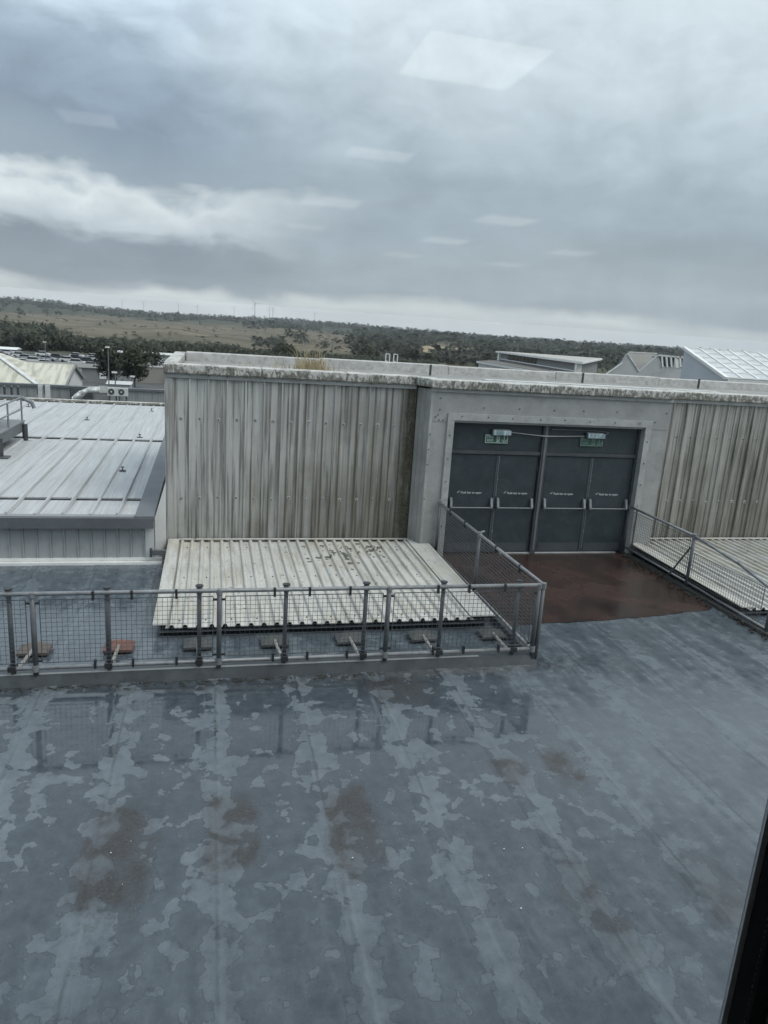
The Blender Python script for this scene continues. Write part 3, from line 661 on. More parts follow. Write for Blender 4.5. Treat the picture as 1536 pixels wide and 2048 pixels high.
MB().mesh([(x+1, y-13.3, rz(y)+z_) for z_ in (-.05, .045) for x, y in ((-1.32, 13.18), (-.99, 13.18), (-.99, 28.2), (-1.32, 28.2))], [(3, 2, 1, 0), (4, 5, 6, 7), (0, 1, 5, 4), (1, 2, 6, 5), (2, 3, 7, 6), (3, 0, 4, 7)]).build('verge_flashing', M['fascia'], lb_)
MB().box(-14, .005, -.16, -.10, .69, .88).build('eave_fascia', M['fascia'], lb_)
MB().box(-14, -.33, -.10, .06, .855, .895).build('eave_flashing', plain('eave_grey', (.24, .25, .255), .5, .1), lb_)
MB().box(-14, -.02, .06, .2, -1.2, .80).build('wall_core', M['wallpanel'], lb_)
for k in range(30):                                   # ribbed front wall sheets
    x1 = -.16-k*.225; x0 = x1-.222
    MB().mesh([(x, y, z_) for z_ in (.03, .74) for x, y in ((x0, .02), (x1-.03, .02), (x1-.022, -.005), (x1-.006, -.005), (x1, .02), (x1, .055), (x0, .055))],
              [(0, 1, 8, 7), (1, 2, 9, 8), (2, 3, 10, 9), (3, 4, 11, 10), (4, 5, 12, 11), (5, 6, 13, 12), (6, 0, 7, 13)]).build('wall_sheet', M['wallpanel'], lb_)
MB().box(-.155, -.005, -.01, .055, .03, .80).build('corner_flashing', M['endwall'], lb_)
MB().box(-.018, 0.0, .06, 14.9, -.4, .83).build('end_wall', M['endwall'], lb_)
MB().poly([(.012, .06, 0), (.175, .58, 0), (.175, .58, 1.40), (.012, .06, .84)]).build('added_gap_panel', M['endwall'], lb_)  # added panel, angled outward to look bright where the narrow gap fell dark
MB().box(-14, .14, -.13, .0, .0, .05).build('base_flashing', M['white'], lb_)
MB().box(-14, .14, -.03, .015, .055, .10).build('base_upstand', M['white'], lb_)
for i, (x, y, lbl) in enumerate(((-1.94, 17.0, 'nearest to the slate verge'), (-1.96, 21.4, 'below the upper dark strip'), (-2.05, 26.8, 'near the roof ridge by the clad wall'), (-6.03, 26.8, 'near the ridge at the far left'), (-3.79, 24.3, 'alone in mid roof'))):
    o = thing('roof_anchor', 'small dark roof anchor '+lbl, 'roof anchor', (x, y, rz(y)+.03), 'roof anchors on the pale roof'); o.scale = (.7, .7, .6)
    MB().box(-.10, .10, -.06, .06, 0, .03).build('base_plate', M['dark_metal'], o); MB().tube((0, 0, .03), (0, 0, .15), .03, .02).build('stem', M['chrome'], o)
    MB().tube((-.05, 0, .15), (.05, 0, .15), .022).build('eye', M['dark_metal'], o)
# raised platform at the photo edge
pf = thing('roof_platform', 'grey steel roof platform with tubular handrail at the photo edge', 'platform', (-4.9, 18.2, rz(18)+.03))
for y_ in (0, 2.4):
    MB().tube((.15, y_, 0), (.15, y_, .45), .07).build('leg', M['dark_metal'], pf); MB().box(0, .34, y_-.14, y_+.14, 0, .03).build('foot', M['fascia'], pf)
MB().box(-2.4, .1, -.1, 2.6, .25, .50).build('deck_frame', M['fascia'], pf); MB().box(-2.4, .12, -.12, 2.62, .50, .53).build('deck', M['tube'], pf)
for y_ in (-.05, 1.2, 2.55): MB().tube((.06, y_, .53), (.06, y_, 1.12), .022).build('post', M['tube'], pf)
for z_ in (.82, 1.12): MB().tube((.06, -.1, z_), (.06, 2.6, z_), .022).build('handrail', M['tube'], pf); MB().tube((-2.4, -.05, z_), (.06, -.05, z_), .02).build('handrail', M['tube'], pf)
MB().path([(-1.6, 2.6, 1.12), (.06, 2.6, 1.12), (.3, 2.6, 1.0), (.36, 2.6, .85)], .05).build('pipe', M['tube'], pf)
MB().box(-2.2, -.4, .9, 2.2, .53, 1.25).build('plant_casing', M['gate'], pf)

# ------------------------------------------------------------------ roof deck
dk = MB().box(-14, 22, .3, 13.9, -.5, -.02).build('roof_deck', M['membrane']); tag(dk, 'wet grey membrane roof deck with welded laps', None, None, 'structure')
pf_ = [(0, -.012), (1.09, -.012), (1.09, .001), (.14, .008), (.10, .0085), (.05, .0085), (.012, .004), (0, .001)]; n_ = len(pf_)
sh = MB().mesh([(x, y, z_) for y in (0, 13.0) for x, z_ in pf_], [(i, (i+1) % n_, n_+(i+1) % n_, n_+i) for i in range(n_)]+[tuple(reversed(range(n_))), tuple(range(n_, 2*n_))]).data('membrane_sheet', M['membrane'])
for k in range(-12, 20): link('membrane_sheet', sh, dk, (k-.06+.03*math.sin(k*2.1), .45, 0), None)
# kerb under the guard rail
kb = MB().extr([(-14, 8.60, -.01), (-14, 8.66, .135), (-14, 8.82, .14), (-14, 8.86, -.01)], (18.46, 0, 0)); kb.extr([(4.40, 8.87, -.01), (4.41, 8.87, .075), (4.52, 8.87, .075), (4.53, 8.87, -.01)], (0, 4.6, 0))
tag(kb.build('kerb', plain('kerb_membrane', (.075, .085, .092), .35, .25, 3, 0, (.045, .048, .045))), 'dark membrane covered kerb under the guard rail', None, None, 'structure')
MBk = MB().box(-14, 3.6, 8.655, 8.69, .136, .146); tag(MBk.build('kerb_lit_edge', M['trim']), 'pale strip painted as the lit edge along the kerb top', None, None, 'structure')  # pale strip paints the light caught by the kerb's top edge
# brown walkway before the doors
front = [(4.54, 9.92), (5.1, 9.98), (5.9, 10.02), (6.7, 10.10), (7.3, 10.16), (7.9, 10.28), (8.5, 10.34), (8.70, 10.5)]
fr2 = []
for (a, b), (c, d) in zip(front, front[1:]):
    for i in range(6): t_ = i/6; fr2.append((a+(c-a)*t_, b+(d-b)*t_+random.uniform(-.025, .025)))
ww = MB(); ww.extr([(x, y, .0105) for x, y in fr2]+[(8.70, 13.72, .0105), (4.54, 13.72, .0105)], (0, 0, .003))
tag(ww.build('walkway_floor', M['redfloor']), 'reddish brown wet walkway floor before the double doors', None, None, 'structure')

# ------------------------------------------------------------------ clad rooftop building
WY, DYF, TOP = 13.95, 13.55, 3.57
cb = thing('clad_rooftop_building', 'stained grey clad rooftop building with coping and dark fire doors', 'building', (4, 14, 0))
def pt(x, y, z): return (x-4, y-14, z)
def BX(x0, x1, y0, y1, z0, z1): return MB().box(x0-4, x1-4, y0-14, y1-14, z0, z1)
BX(-.80, 4.0, WY+.03, 18.3, -.5, 3.38).build('wall', M['plate'], cb)
BX(4.0, 9.3, 14.02, 18.3, -.5, 3.38).build('wall', M['plate'], cb)
BX(9.3, 24, WY+.03, 18.3, -.5, 3.38).build('wall', M['plate'], cb)
BX(-.8, 24, 14.0, 18.3, 3.385, 3.40).build('roof', plain('grey_roof_felt', (.26, .26, .245), .8, .2, 1.0, 0, (.38, .37, .34)), cb)
PW_ = .3385
def panel_mesh(wd, z0, z1, m, rib=.045, dep=.035):
    prof = [(0, 0), (wd*.30, 0), (wd*.31, .004), (wd*.33, 0), (wd*.66, 0), (wd*.67, .004), (wd*.69, 0), (wd-rib, 0), (wd-rib*.78, -dep), (wd-rib*.22, -dep), (wd, 0), (wd, .03), (0, .03)]
    n = len(prof); b = MB(); b.mesh([(x, y, z_) for z_ in (z0, z1) for x, y in prof], [(i, (i+1) % n, n+(i+1) % n, n+i) for i in range(n)]+[tuple(reversed(range(n))), tuple(range(n, 2*n))])
    return b.data('cladding_panel', m)
pm = panel_mesh(PW_, .12, 3.36, M['clad']); pml = panel_mesh(.235, .12, 3.36, M['clad']); pmr = panel_mesh(PW_, .12, 3.36, M['clad_far'])
fixm = MB(); fixm.tube((0, 0, 0), (0, -.006, 0), .040, .030, 12); fixd = fixm.data('fixing', M['trim'])
boltm = MB(); boltm.tube((0, -.006, 0), (0, -.022, 0), .012, .009, 8); boltd = boltm.data('bolt', M['black'])
def fixing(parent, x, z_, r=1.0):
    f = link('fixing', fixd, parent, (x, 0, z_)); f.scale = (r, 1, r)
    b = link('bolt', boltd, parent, (x, 0, z_)); return f
for k in range(14):
    x = -.39-PW_+.02+k*PW_
    if k >= 13: link('cladding_panel', pml, cb, pt(x, WY, 0)); break
    o = link('cladding_panel', pm if k < 13 else pml, cb, pt(x, WY, 0))
    fixing(o, PW_*.47, 2.585+random.uniform(-.01, .01), random.uniform(.7, 1.1)); fixing(o, PW_*.47, 1.085+random.uniform(-.02, .02), random.uniform(.6, 1.0))
BX(-.83, -.70, WY-.03, WY+.05, 0, 3.36).build('corner_flashing', M['clad'], cb)
BX(-.835, -.715, WY-.034, WY-.031, 1.75, 3.2).build('flashing_patch', M['post'] if False else M['clad'], cb)
# splayed return between wall and door bay
ra, rb_ = Vector((3.93, WY, 0)), Vector((4.11, DYF, 0)); e_ = (rb_-ra); L_ = e_.length; ang = math.atan2(e_.y, e_.x)
for k in range(3):
    o = link('return_panel', panel_mesh(L_/3-.003, .12, 3.36, M['plate'], .03, .02), cb, pt(*(ra+e_*(k/3))), ang)
BX(3.925, 3.943, WY-.02, WY+.02, .1, 3.36).build('joint_strip', M['black'], cb)
for k in range(22):
    x = 9.36+k*PW_; o = link('cladding_panel', pmr, cb, pt(x, WY, 0))
    fixing(o, PW_*.47, 1.12+random.uniform(-.02, .02), random.uniform(.6, 1.0)); fixing(o, PW_*.47, 2.56, .6)
BX(9.28, 9.36, WY-.3, WY+.02, .1, 3.36).build('corner_flashing', M['plate'], cb)
# strips under the coping
BX(-.83, 3.90, WY-.05, WY-.035, 3.325, 3.425).build('head_flashing', M['trim'], cb)
BX(9.38, 24, WY-.05, WY-.035, 3.30, 3.40).build('head_flashing', M['trim'], cb)
BX(4.09, 9.36, DYF-.035, DYF-.012, 3.325, 3.385).build('head_flashing', M['trim'], cb)
hb = link('bolt_row', None, cb)
bpy.data.objects.remove(hb)
for k in range(13):
    o = link('bolt', boltd, cb, pt(-.39+.0+k*PW_-.005, WY-.05, 3.385)); o.scale = (.8, 1, .8)
# door bay plates
OPL, OPR, OPT = 4.60, 8.80, 2.79
BX(4.11, OPL-.0, DYF, DYF+.05, .0, 2.74).build('wall_plate', M['plate'], cb)
BX(4.11, 9.33, DYF-.004, DYF+.05, 2.746, 3.36).build('wall_plate', M['plate'], cb)
BX(OPR, 9.33, DYF, DYF+.05, .0, 2.74).build('wall_plate', M['plate'], cb)
BX(4.105, 4.155, DYF-.012, DYF+.04, .1, 3.34).build('edge_flashing', M['trim'], cb)
BX(4.47, 4.605, DYF-.045, DYF+.12, 0, 2.79).build('door_surround', M['trim'], cb)
BX(8.795, 8.93, DYF-.045, DYF+.12, 0, 2.79).build('door_surround', M['trim'], cb)
BX(4.47, 8.93, DYF-.048, DYF+.12, 2.79, 2.925).build('door_surround', M['trim'], cb)
for i in range(8):
    o = link('bolt', boltd, cb, pt(4.72+i*.56+random.uniform(-.04, .04), DYF-.048, 2.86+random.uniform(-.015, .015)))
for i in range(5):
    o = link('bolt', boltd, cb, pt(4.53, DYF-.045, .65+i*.46)); o = link('bolt', boltd, cb, pt(8.865, DYF-.045, .65+i*.46))
for x, z_ in ((4.30, 3.2), (4.30, 2.98), (4.27, 2.88), (4.22, 2.84), (4.3, 2.78), (4.38, 2.78), (5.2, 3.05), (5.95, 3.06), (6.7, 3.06), (7.35, 3.07), (8.1, 3.08), (9.0, 2.9), (9.25, 3.1)):
    link('bolt', boltd, cb, pt(x, DYF-.004, z_))
for x, z_ in ((4.135, 2.2), (4.13, 1.9), (4.14, 2.5), (4.125, 1.2)): link('bolt', boltd, cb, pt(x, DYF-.012, z_))
# coping stones, in lengths
def cop(x0, x1, y, z=TOP, back=.42, h=.165):
    o = BX(x0+.006, x1-.006, y, y+back, z-h, z).build('coping', M['coping'], cb); bevel(o, .018, 2); return o
for x0, x1 in ((-.86, .9), (.9, 2.5), (2.5, 3.86)): cop(x0, x1, WY-.11)
o = MB().extr([pt(3.866, WY-.11, TOP-.166), pt(4.054, DYF-.09, TOP-.166), pt(4.30, DYF+.33, TOP-.166), pt(3.866, WY+.31, TOP-.166)], (0, 0, .164)).build('coping', M['coping'], cb); bevel(o, .018)
for x0, x1 in ((4.066, 6.1), (6.1, 7.9), (7.9, 9.33)): cop(x0, x1, DYF-.09, TOP-.015)
for x0, x1 in ((9.33, 12.2), (12.2, 15), (15, 18), (18, 24)): cop(x0, x1, WY-.11, TOP-.03)
for x0, x1 in ((-.6, 2.6), (2.6, 5.9), (5.9, 8.9), (8.9, 12), (12, 16), (16, 24)):
    bevel(BX(x0+.003, x1-.003, 18.15, 18.5, 3.30, 3.62+.01*math.sin(x0*3)).build('rear_coping', M['rcoping'], cb), .02)
for y0, y1 in ((14.28, 16.2), (16.2, 18.5)): bevel(BX(-.86, -.61, y0+.006, y1-.006, 3.36, 3.59).build('side_coping', M['coping'], cb), .02)
for x0, x1, y, wd in ((4.0, 7.5, 14.9, .2), (6.2, 12.5, 16.2, .25), (9, 18, 15.2, .3)):
    BX(x0, x1, y, y+wd, 3.40, 3.44).build('roof_batten', M['offwhite'], cb)
for x, y in ((5.2, 17.4), (9.4, 17.6), (13, 17.8)):
    MB().tube(pt(x, y, 3.4), pt(x, y, 3.66), .03).build('vent_pipe', M['dark_metal'], cb)

# ------------------------------------------------------------------ fire doors
DY = 13.69
def leaf(x0, x1, hinge_left):
    o = MB().box(0, x1-x0, 0, .045, .035, 2.10).build('door', M['door'], cb); o.location = pt(x0, DY, 0); bevel(o, .004)
    W_ = x1-x0
    b = MB(); b.tube((.06, -.085, 1.015), (W_-.06, -.085, 1.015), .013); b.build('push_bar', M['chrome'], o)
    for xx in (.06, W_-.06):
        MB().mesh([(xx+sx*.024, yy, zz) for sx in (-1, 1) for yy, zz in ((0, 1.03), (-.10, .995), (-.105, 1.03), (-.05, 1.21), (0, 1.21))],
                  [(0, 1, 2, 3, 4), (9, 8, 7, 6, 5), (0, 5, 6, 1), (1, 6, 7, 2), (2, 7, 8, 3), (3, 8, 9, 4), (4, 9, 5, 0)]).build('push_bar_bracket', M['chrome'], o)
    for z_ in (.3, 1.07, 1.85): MB().tube((.0 if hinge_left else W_, -.012, z_-.06), (.0 if hinge_left else W_, -.012, z_+.06), .013).build('hinge', M['door_frame'], o)
    MB().box(.06, W_-.06, -.003, -.0005, .07, .24).build('kick_plate', M['door_frame'], o)
    letters(o, 'Push bar to open', .064, M['letter'], (.265, -.004, 1.292), .0012)
    MB().poly([(.185, -.004, 1.315), (.20, -.004, 1.30), (.245, -.004, 1.345), (.235, -.004, 1.352), (.20, -.004, 1.318), (.192, -.004, 1.325)]).build('tick_mark', M['letter'], o)
    return o
leaf(4.665, 5.655, True); leaf(5.675, 6.545, False); leaf(6.715, 7.745, True); leaf(7.765, 8.735, False)
for x in (5.665, 7.755):
    BX(x-.035, x+.012, DY-.012, DY-.001, .04, 2.09).build('meeting_strip', M['door_frame'], cb)
    MB().tube(pt(x+.022, DY-.014, 1.25), pt(x+.022, DY-.014, 2.085), .010).build('bolt_rod', M['chrome'], cb); MB().tube(pt(x+.022, DY-.014, .12), pt(x+.022, DY-.014, .98), .010).build('bolt_rod', M['chrome'], cb)
    for z_ in (.5, 1.6): MB().tube(pt(x+.01, DY-.018, z_), pt(x+.035, DY-.018, z_), .016).build('rod_guide', M['chrome'], cb)
BX(6.57, 6.69, DY-.055, DY+.05, 0.02, 2.75).build('mullion', M['door_frame'], cb)
BX(6.61, 6.655, DY-.072, DY-.056, .10, 2.74).build('mullion_cover', plain('mullion_grey', (.135, .145, .155), .5, .15, 4), cb)
BX(4.60, 4.655, DY-.03, DY+.05, 0.02, 2.78).build('door_jamb', M['door_frame'], cb); BX(8.745, 8.80, DY-.03, DY+.05, .02, 2.78).build('door_jamb', M['door_frame'], cb)
BX(4.66, 6.565, DY-.028, DY+.05, 2.115, 2.19).build('transom', M['door_frame'], cb); BX(6.695, 8.74, DY-.028, DY+.05, 2.115, 2.19).build('transom', M['door_frame'], cb)
BX(4.66, 6.565, DY+.005, DY+.04, 2.195, 2.73).build('overpanel', M['door'], cb); BX(6.695, 8.74, DY+.005, DY+.04, 2.195, 2.73).build('overpanel', M['door'], cb)
BX(4.60, 8.80, DY-.03, DY+.05, 2.735, 2.79).build('door_head', M['door_frame'], cb)
BX(4.60, 8.80, DY+.06, DY+.10, 0, 2.79).build('lining', M['black'], cb)
BX(5.9, 8.6, DY-.05, DY+.02, .016, .034).build('threshold', M['trim'], cb)
# exit signs and emergency lamps
def exit_sign(x0, x1, z0, z1, lb, dim):
    o = thing('exit_sign', lb, 'sign', (x0, DY-.02, z0), 'fire exit signs over the doors'); W_, H_ = x1-x0, z1-z0
    MB().box(0, W_, 0, .02, 0, H_).build('board', M['sign_green'], o); sw = M['sign_white'] if not dim else M['sign_dim']
    for a in ((.008, W_-.008, .008, .022), (.008, W_-.008, H_-.022, H_-.008), (.008, .022, .022, H_-.022), (W_-.022, W_-.008, .022, H_-.022)): MB().box(a[0], a[1], -.002, -.0005, a[2], a[3]).build('border', sw, o)
    for body, zz in (('Fire', .105), ('exit', .042)):
        letters(o, body, .088, sw, (.045, -.002, zz*H_/.18), .002)
    # doorway with running figure
    g_ = MB().box(W_*.50, W_*.64, -.002, -.0005, H_*.14, H_*.86); g_.build('doorway', sw, o)
    r_ = MB(); cx, s = W_*.565, H_
    r_.tube((cx+.012, -.004, s*.74), (cx+.012, -.0025, s*.74), .013, .013, 10)
    for a, b, wd in (((cx+.008, s*.66), (cx-.004, s*.46), .022), ((cx-.004, s*.46), (cx+.022, s*.33), .012), ((cx+.022, s*.33), (cx+.015, s*.18), .010), ((cx-.004, s*.46), (cx-.02, s*.33), .012), ((cx-.02, s*.33), (cx-.04, s*.30), .010), ((cx+.008, s*.64), (cx+.032, s*.54), .009), ((cx+.006, s*.64), (cx-.025, s*.56), .009)):
        r_.bar((a[0], -.003, a[1]), (b[0], -.003, b[1]), wd, .001)
    r_.build('running_figure', M['sign_green'], o)
    ax = W_*.83; MB().box(ax-.012, ax+.012, -.002, -.0005, H_*.40, H_*.86).build('arrow_shaft', sw, o)
    MB().poly([(ax-.055, -.002, H_*.50), (ax-.055, -.002, H_*.38), (ax, -.002, H_*.12), (ax+.055, -.002, H_*.38), (ax+.055, -.002, H_*.50), (ax, -.002, H_*.27)]).build('arrow_head', sw, o)
M['sign_dim'] = plain('sign_faded', (.17, .235, .20), .5, .2, 20)
exit_sign(5.33, 5.83, 2.335, 2.52, 'green fire exit sign over the doors nearer the mesh corner', False)
exit_sign(7.43, 7.95, 2.335, 2.52, 'faded green fire exit sign over the doors away from the mesh corner', True)
for x0, x1, lb in ((5.46, 5.86, 'emergency lamp over the clear fire exit sign'), (7.53, 7.95, 'emergency lamp over the faded fire exit sign')):
    o = thing('emergency_lamp', lb, 'lamp', ((x0+x1)/2, DY-.02, 2.50), 'emergency lamps over the doors'); hw = (x1-x0)/2
    MB().box(-hw, hw, -.02, .02, 0, .12).build('back_box', M['ac'], o); bevel(MB().box(-hw+.01, hw-.01, -.09, -.021, .01, .11).build('diffuser', M['lamp'], o), .015)
    for s in (-1, 1): MB().box(s*hw-.012, s*hw+.012, -.07, 0, .0, .12).build('end_cap', M['dark_metal'], o)
cd = MB(); P1 = [(5.87, DY-.035, 2.57), (6.2, DY-.035, 2.545), (6.55, DY-.085, 2.525), (6.72, DY-.085, 2.525), (7.1, DY-.035, 2.53), (7.53, DY-.035, 2.545)]
cd.path(P1, .011, 6); cd.path([(6.76, DY-.035, 2.66), (7.2, DY-.03, 2.665), (7.85, DY-.03, 2.66), (8.05, DY-.03, 2.63), (7.97, DY-.03, 2.58)], .008, 6)
tag(cd.build('lamp_cable', M['chrome']), 'thin grey cable linking the two emergency lamps', 'cable')

# ------------------------------------------------------------------ corrugated low roofs either side of the walkway
def lowcanopy(x0, x1, y0, y1, z0, z1, label, notch=False):
    o = thing('corrugated_low_roof', label, 'low roof', ((x0+x1)/2, y0, 0), 'low corrugated roofs beside the walkway'); cx = (x0+x1)/2
    prof = []; n = int((x1-x0-.34)/.183); px = x0+.17
    prof.append((px, 0))
    for i in range(n):
        a = px+i*.183; prof += [(a+.045, 0), (a+.064, .042), (a+.086, .05), (a+.108, .042), (a+.127, 0)]
    prof.append((px+n*.183, 0)); N = len(prof); x_end = px+n*.183
    b = MB(); v = [(x-cx, y-y0, z_+h+t_) for y, z_ in ((y0, z0), (y1, z1)) for t_ in (0, .008) for x, h in prof]
    def ix(r_, t_, i): return (r_*2+t_)*N+i
    f = []
    for i in range(N-1):
        f += [(ix(0, 1, i), ix(0, 1, i+1), ix(1, 1, i+1), ix(1, 1, i)), (ix(0, 0, i), ix(1, 0, i), ix(1, 0, i+1), ix(0, 0, i+1)), (ix(0, 0, i), ix(0, 0, i+1), ix(0, 1, i+1), ix(0, 1, i))]
    b.mesh(v, f); b.build('corrugated_sheet', M['sheet'], o)
    def slab(xa, xb, up, nm, m, ya=y0, yb=y1):
        k = (z1-z0)/(y1-y0)
        MB().mesh([(x-cx, y-y0, z0+(y-y0)*k+up+t_) for t_ in (0, .012) for x, y in ((xa, ya), (xb, ya), (xb, yb), (xa, yb))], [(3, 2, 1, 0), (4, 5, 6, 7), (0, 1, 5, 4), (1, 2, 6, 5), (2, 3, 7, 6), (3, 0, 4, 7)]).build(nm, m, o)
    slab(x0, x0+.20, .052, 'edge_flashing', M['sheet']); slab(x_end-.06, x1, .054, 'edge_flashing', M['sheet'])
    slab(x0+.2, x_end-.06, .06, 'top_flashing', M['sheet'], y1-.07, y1)
    MB().box(x0+.10-cx, x1-.10-cx, .14, y1-y0-.02, .004, z0-.01).build('base', M['black'], o)  # black box fills the gap under the sheet with painted shade
    MB().box(x0+.06-cx, x1-.06-cx, .06, .10, z0-.085, z0-.055).build('support_rail', M['fascia'], o)
    k = (z1-z0)/(y1-y0)
    for xx in [x0+.17+.183*(2*i+1)+.0 for i in range(n//2)]:
        for yy in (y0+.25, (y0+y1)/2, y1-.4): link('screw', boltd2, o, (xx-cx, yy-y0, z0+(yy-y0)*k+.008))
    return o
bm2 = MB().tube((0, 0, 0), (0, 0, .012), .014, .009, 6); boltd2 = bm2.data('screw', M['black'])
lowcanopy(-.78, 4.30, 9.86, 13.90, .165, .215, 'pale lichen spotted corrugated low roof before the streaked clad wall')
lowcanopy(8.86, 17, 9.98, 13.90, .14, .215, 'pale corrugated low roof to the right of the walkway')
br = thing('gutter_bracket', 'small dark bracket at the corner of the lichen spotted low roof', 'bracket', (-.93, 13.2, .18)); MB().box(-.1, .14, -.03, .03, 0, .09).build('box', M['fascia'], br); MB().box(-.14, -.1, -.045, .045, -.03, .12).build('clamp', M['dark_metal'], br)

# ------------------------------------------------------------------ guard rails
FY, ZT, ZB = 8.66, 1.165, .225
def mesh_panel(parent, a, b, z0, z1, axis, pitch=.06):
    """framed wire panel from a to b along X (axis 0) or Y (axis 1); the other coordinate is fixed"""
    p0, p1, c = a, b, 0
    def q(u, z_, off=0): return (u, off, z_) if axis == 0 else (off, u, z_)
    fr_ = MB()
    for u in (p0, p1): fr_.bar(q(u, z0), q(u, z1), .009)
    for z_ in (z0, z1): fr_.bar(q(p0, z_), q(p1, z_), .009)
    o = fr_.build('mesh_panel', M['wire'], parent); wm = MB()
    n = int((p1-p0)/pitch)
    for i in range(1, n): wm.bar(q(p0+(p1-p0)*i/n, z0, .003), q(p0+(p1-p0)*i/n, z1, .003), .0042)
    m_ = int((z1-z0)/.054)
    for i in range(1, m_): wm.bar(q(p0, z0+(z1-z0)*i/m_, -.002), q(p1, z0+(z1-z0)*i/m_, -.002), .0042)
    k = wm.build('wire_mesh', M['wire'], o); k['kind'] = 'stuff'; return o
gr = thing('guard_rail', 'grey tubular guard rail with wire mesh running along the kerb', 'guard rail', (0, FY, 0))
MB().tube((-6.4, 0, ZT), (4.40, 0, ZT), .026, .026, 10).build('top_rail', M['tube'], gr, True)
MB().tube((-6.4, .0, ZB), (4.38, 0, ZB), .026, .026, 10).build('bottom_rail', M['tube'], gr, True)
joints = [-6.3, -4.17, -2.02, .11, 2.265, 4.38]
for x in joints:
    MB().tube((x, 0, .14), (x, 0, ZT+.02), .032, .032, 10).build('post', M['post'], gr, True)
    for z_ in (ZT-.115, ZB+.09): MB().box(x-.075, x+.075, -.012, .012, z_-.012, z_+.012).build('panel_clip', M['clip'], gr)
    MB().tube((x, 0, ZB-.04), (x, 0, ZB+.04), .045, .045, 10).build('socket', M['tube'], gr); MB().tube((x, 0, ZT-.045), (x, 0, ZT+.015), .040, .040, 10).build('socket', M['tube'], gr)
for i in range(5):
    a, b = joints[i]+.075, joints[i+1]-.075
    mesh_panel(gr, a, b, ZB+.065, ZT-.075, 0)
    for f_2 in (.3, .52, .78):
        x = a+(b-a)*f_2
        for z_, zz in ((ZT, -1), (ZB, 1)): MB().box(x-.014, x+.014, -.032, .012, min(z_-.028*zz, z_+.085*zz), max(z_-.028*zz, z_+.085*zz)).build('mesh_clip', M['clip'], gr)
posts = [-5.5, -4.4, -3.36, -2.28, -1.2, -.13, .935, 1.97, 3.02, 4.10]
kinds = ['foot_tan', 'foot_grey', 'foot_tan', 'foot_tan', 'foot_red', 'foot_grey', 'foot_grey', 'foot_grey', 'foot_grey', 'foot_grey']
for x, kd in zip(posts, kinds):
    MB().tube((x, .05, .10), (x, .045, ZT-.01), .028, .028, 10).build('stay_post', M['post'], gr, True)
    MB().tube((x, .045, ZT-.05), (x, .045, ZT+.045), .036, .036, 10).build('post_cap', M['tube'], gr); MB().tube((x, .045, ZT+.045), (x, .045, ZT+.058), .05, .05, 10).build('cap_disc', M['clip'], gr)
    MB().box(x-.045, x+.045, -.03, .09, ZB-.035, ZB+.03).build('rail_clamp', M['clip'], gr)
    # outrigger with weighted foot plate, behind the rail
    MB().tube((x, .06, .13), (x+.05*math.sin(x*5), .86, .085), .024, .024, 8).build('outrigger', M['strut'], gr, True)
    fx = x+.05*math.sin(x*5); f = MB()
    f.extr([(fx-.19, .76, .03), (fx-.19, 1.06, .03), (fx, 1.12, .03), (fx+.19, 1.06, .03), (fx+.19, .76, .03)], (0, 0, .035)); f.mesh([(fx-.19, .755, .068), (fx+.19, .755, .068), (fx+.06, .93, .125), (fx-.06, .93, .125), (fx-.19, 1.05, .068), (fx+.19, 1.05, .068)], [(0, 1, 2, 3), (3, 2, 5, 4), (0, 3, 4), (1, 5, 2), (0, 4, 5, 1)])
    f.build('foot_plate', M[kd], gr)
MB().bar((4.40, 0, .02), (4.40, 0, .2), .05).build('end_foot', M['clip'], gr)
g2 = thing('guard_rail', 'wire mesh guard rail running from the kerb corner to the door surround', 'guard rail', (4.44, FY, 0))
Y1 = 13.50-FY
MB().tube((0, -.02, ZT), (0, Y1, ZT-.03), .026, .026, 10).build('top_rail', M['tube'], g2, True); MB().tube((.0, .15, .14), (0, Y1, .14), .024, .024, 10).build('bottom_rail', M['tube'], g2, True)
for y in (.0, 2.52, Y1-.03): MB().tube((0, y, .02), (0, y, ZT), .030, .030, 10).build('post', M['post'], g2, True); MB().tube((0, y, ZT-.05), (0, y, ZT+.03), .038, .038, 10).build('socket', M['tube'], g2)
MB().tube((.02, 2.52, ZT+.03), (.08, 2.52, ZT+.04), .02).build('spigot', M['tube'], g2)
for a, b in ((.08, 2.45), (2.60, Y1-.1)):
    mesh_panel(g2, a, b, .21, ZT-.08, 1)
    for f_2 in (.3, .7):
        y = a+(b-a)*f_2; MB().box(-.032, .012, y-.014, y+.014, ZT-.09, ZT+.028).build('mesh_clip', M['clip'], g2)
for s in (.38, .5): MB().tube((.0, FY*0+s, .25), (.05, .12, .05), .018).build('brace', M['tube'], g2) if s == .38 else None
g3 = thing('guard_rail', 'worn guard rail sagging along the right side of the walkway', 'guard rail', (8.80, 9.5, 0))
MB().path([(0, 4.2, 1.06), (.0, 1.95, 1.05), (.02, .75, .92), (.03, -.25, .72)], .026, 10).build('top_rail', M['tube'], g3, True)
MB().tube((0, 4.1, .16), (0, 1.9, .14), .022).build('bottom_rail', M['tube'], g3, True)
for y, h in ((4.15, 1.06), (1.93, 1.05), (-.2, .73)): MB().tube((.0, y, .0), (0, y, h), .034, .034, 10).build('post', M['post'], g3, True); MB().tube((0, y, h-.05), (0, y, h+.04), .042, .042, 10).build('socket', M['tube'], g3)
MB().tube((.05, 3.95, .05), (.05, 3.95, 1.03), .02).build('stay', M['post'], g3); MB().tube((0, 1.98, .82), (-.02, 2.45, .12), .018).build('brace', M['post'], g3)
mesh_panel(g3, 2.02, 4.06, .20, .98, 1); mesh_panel(g3, .0, 1.84, .14, .74, 1)
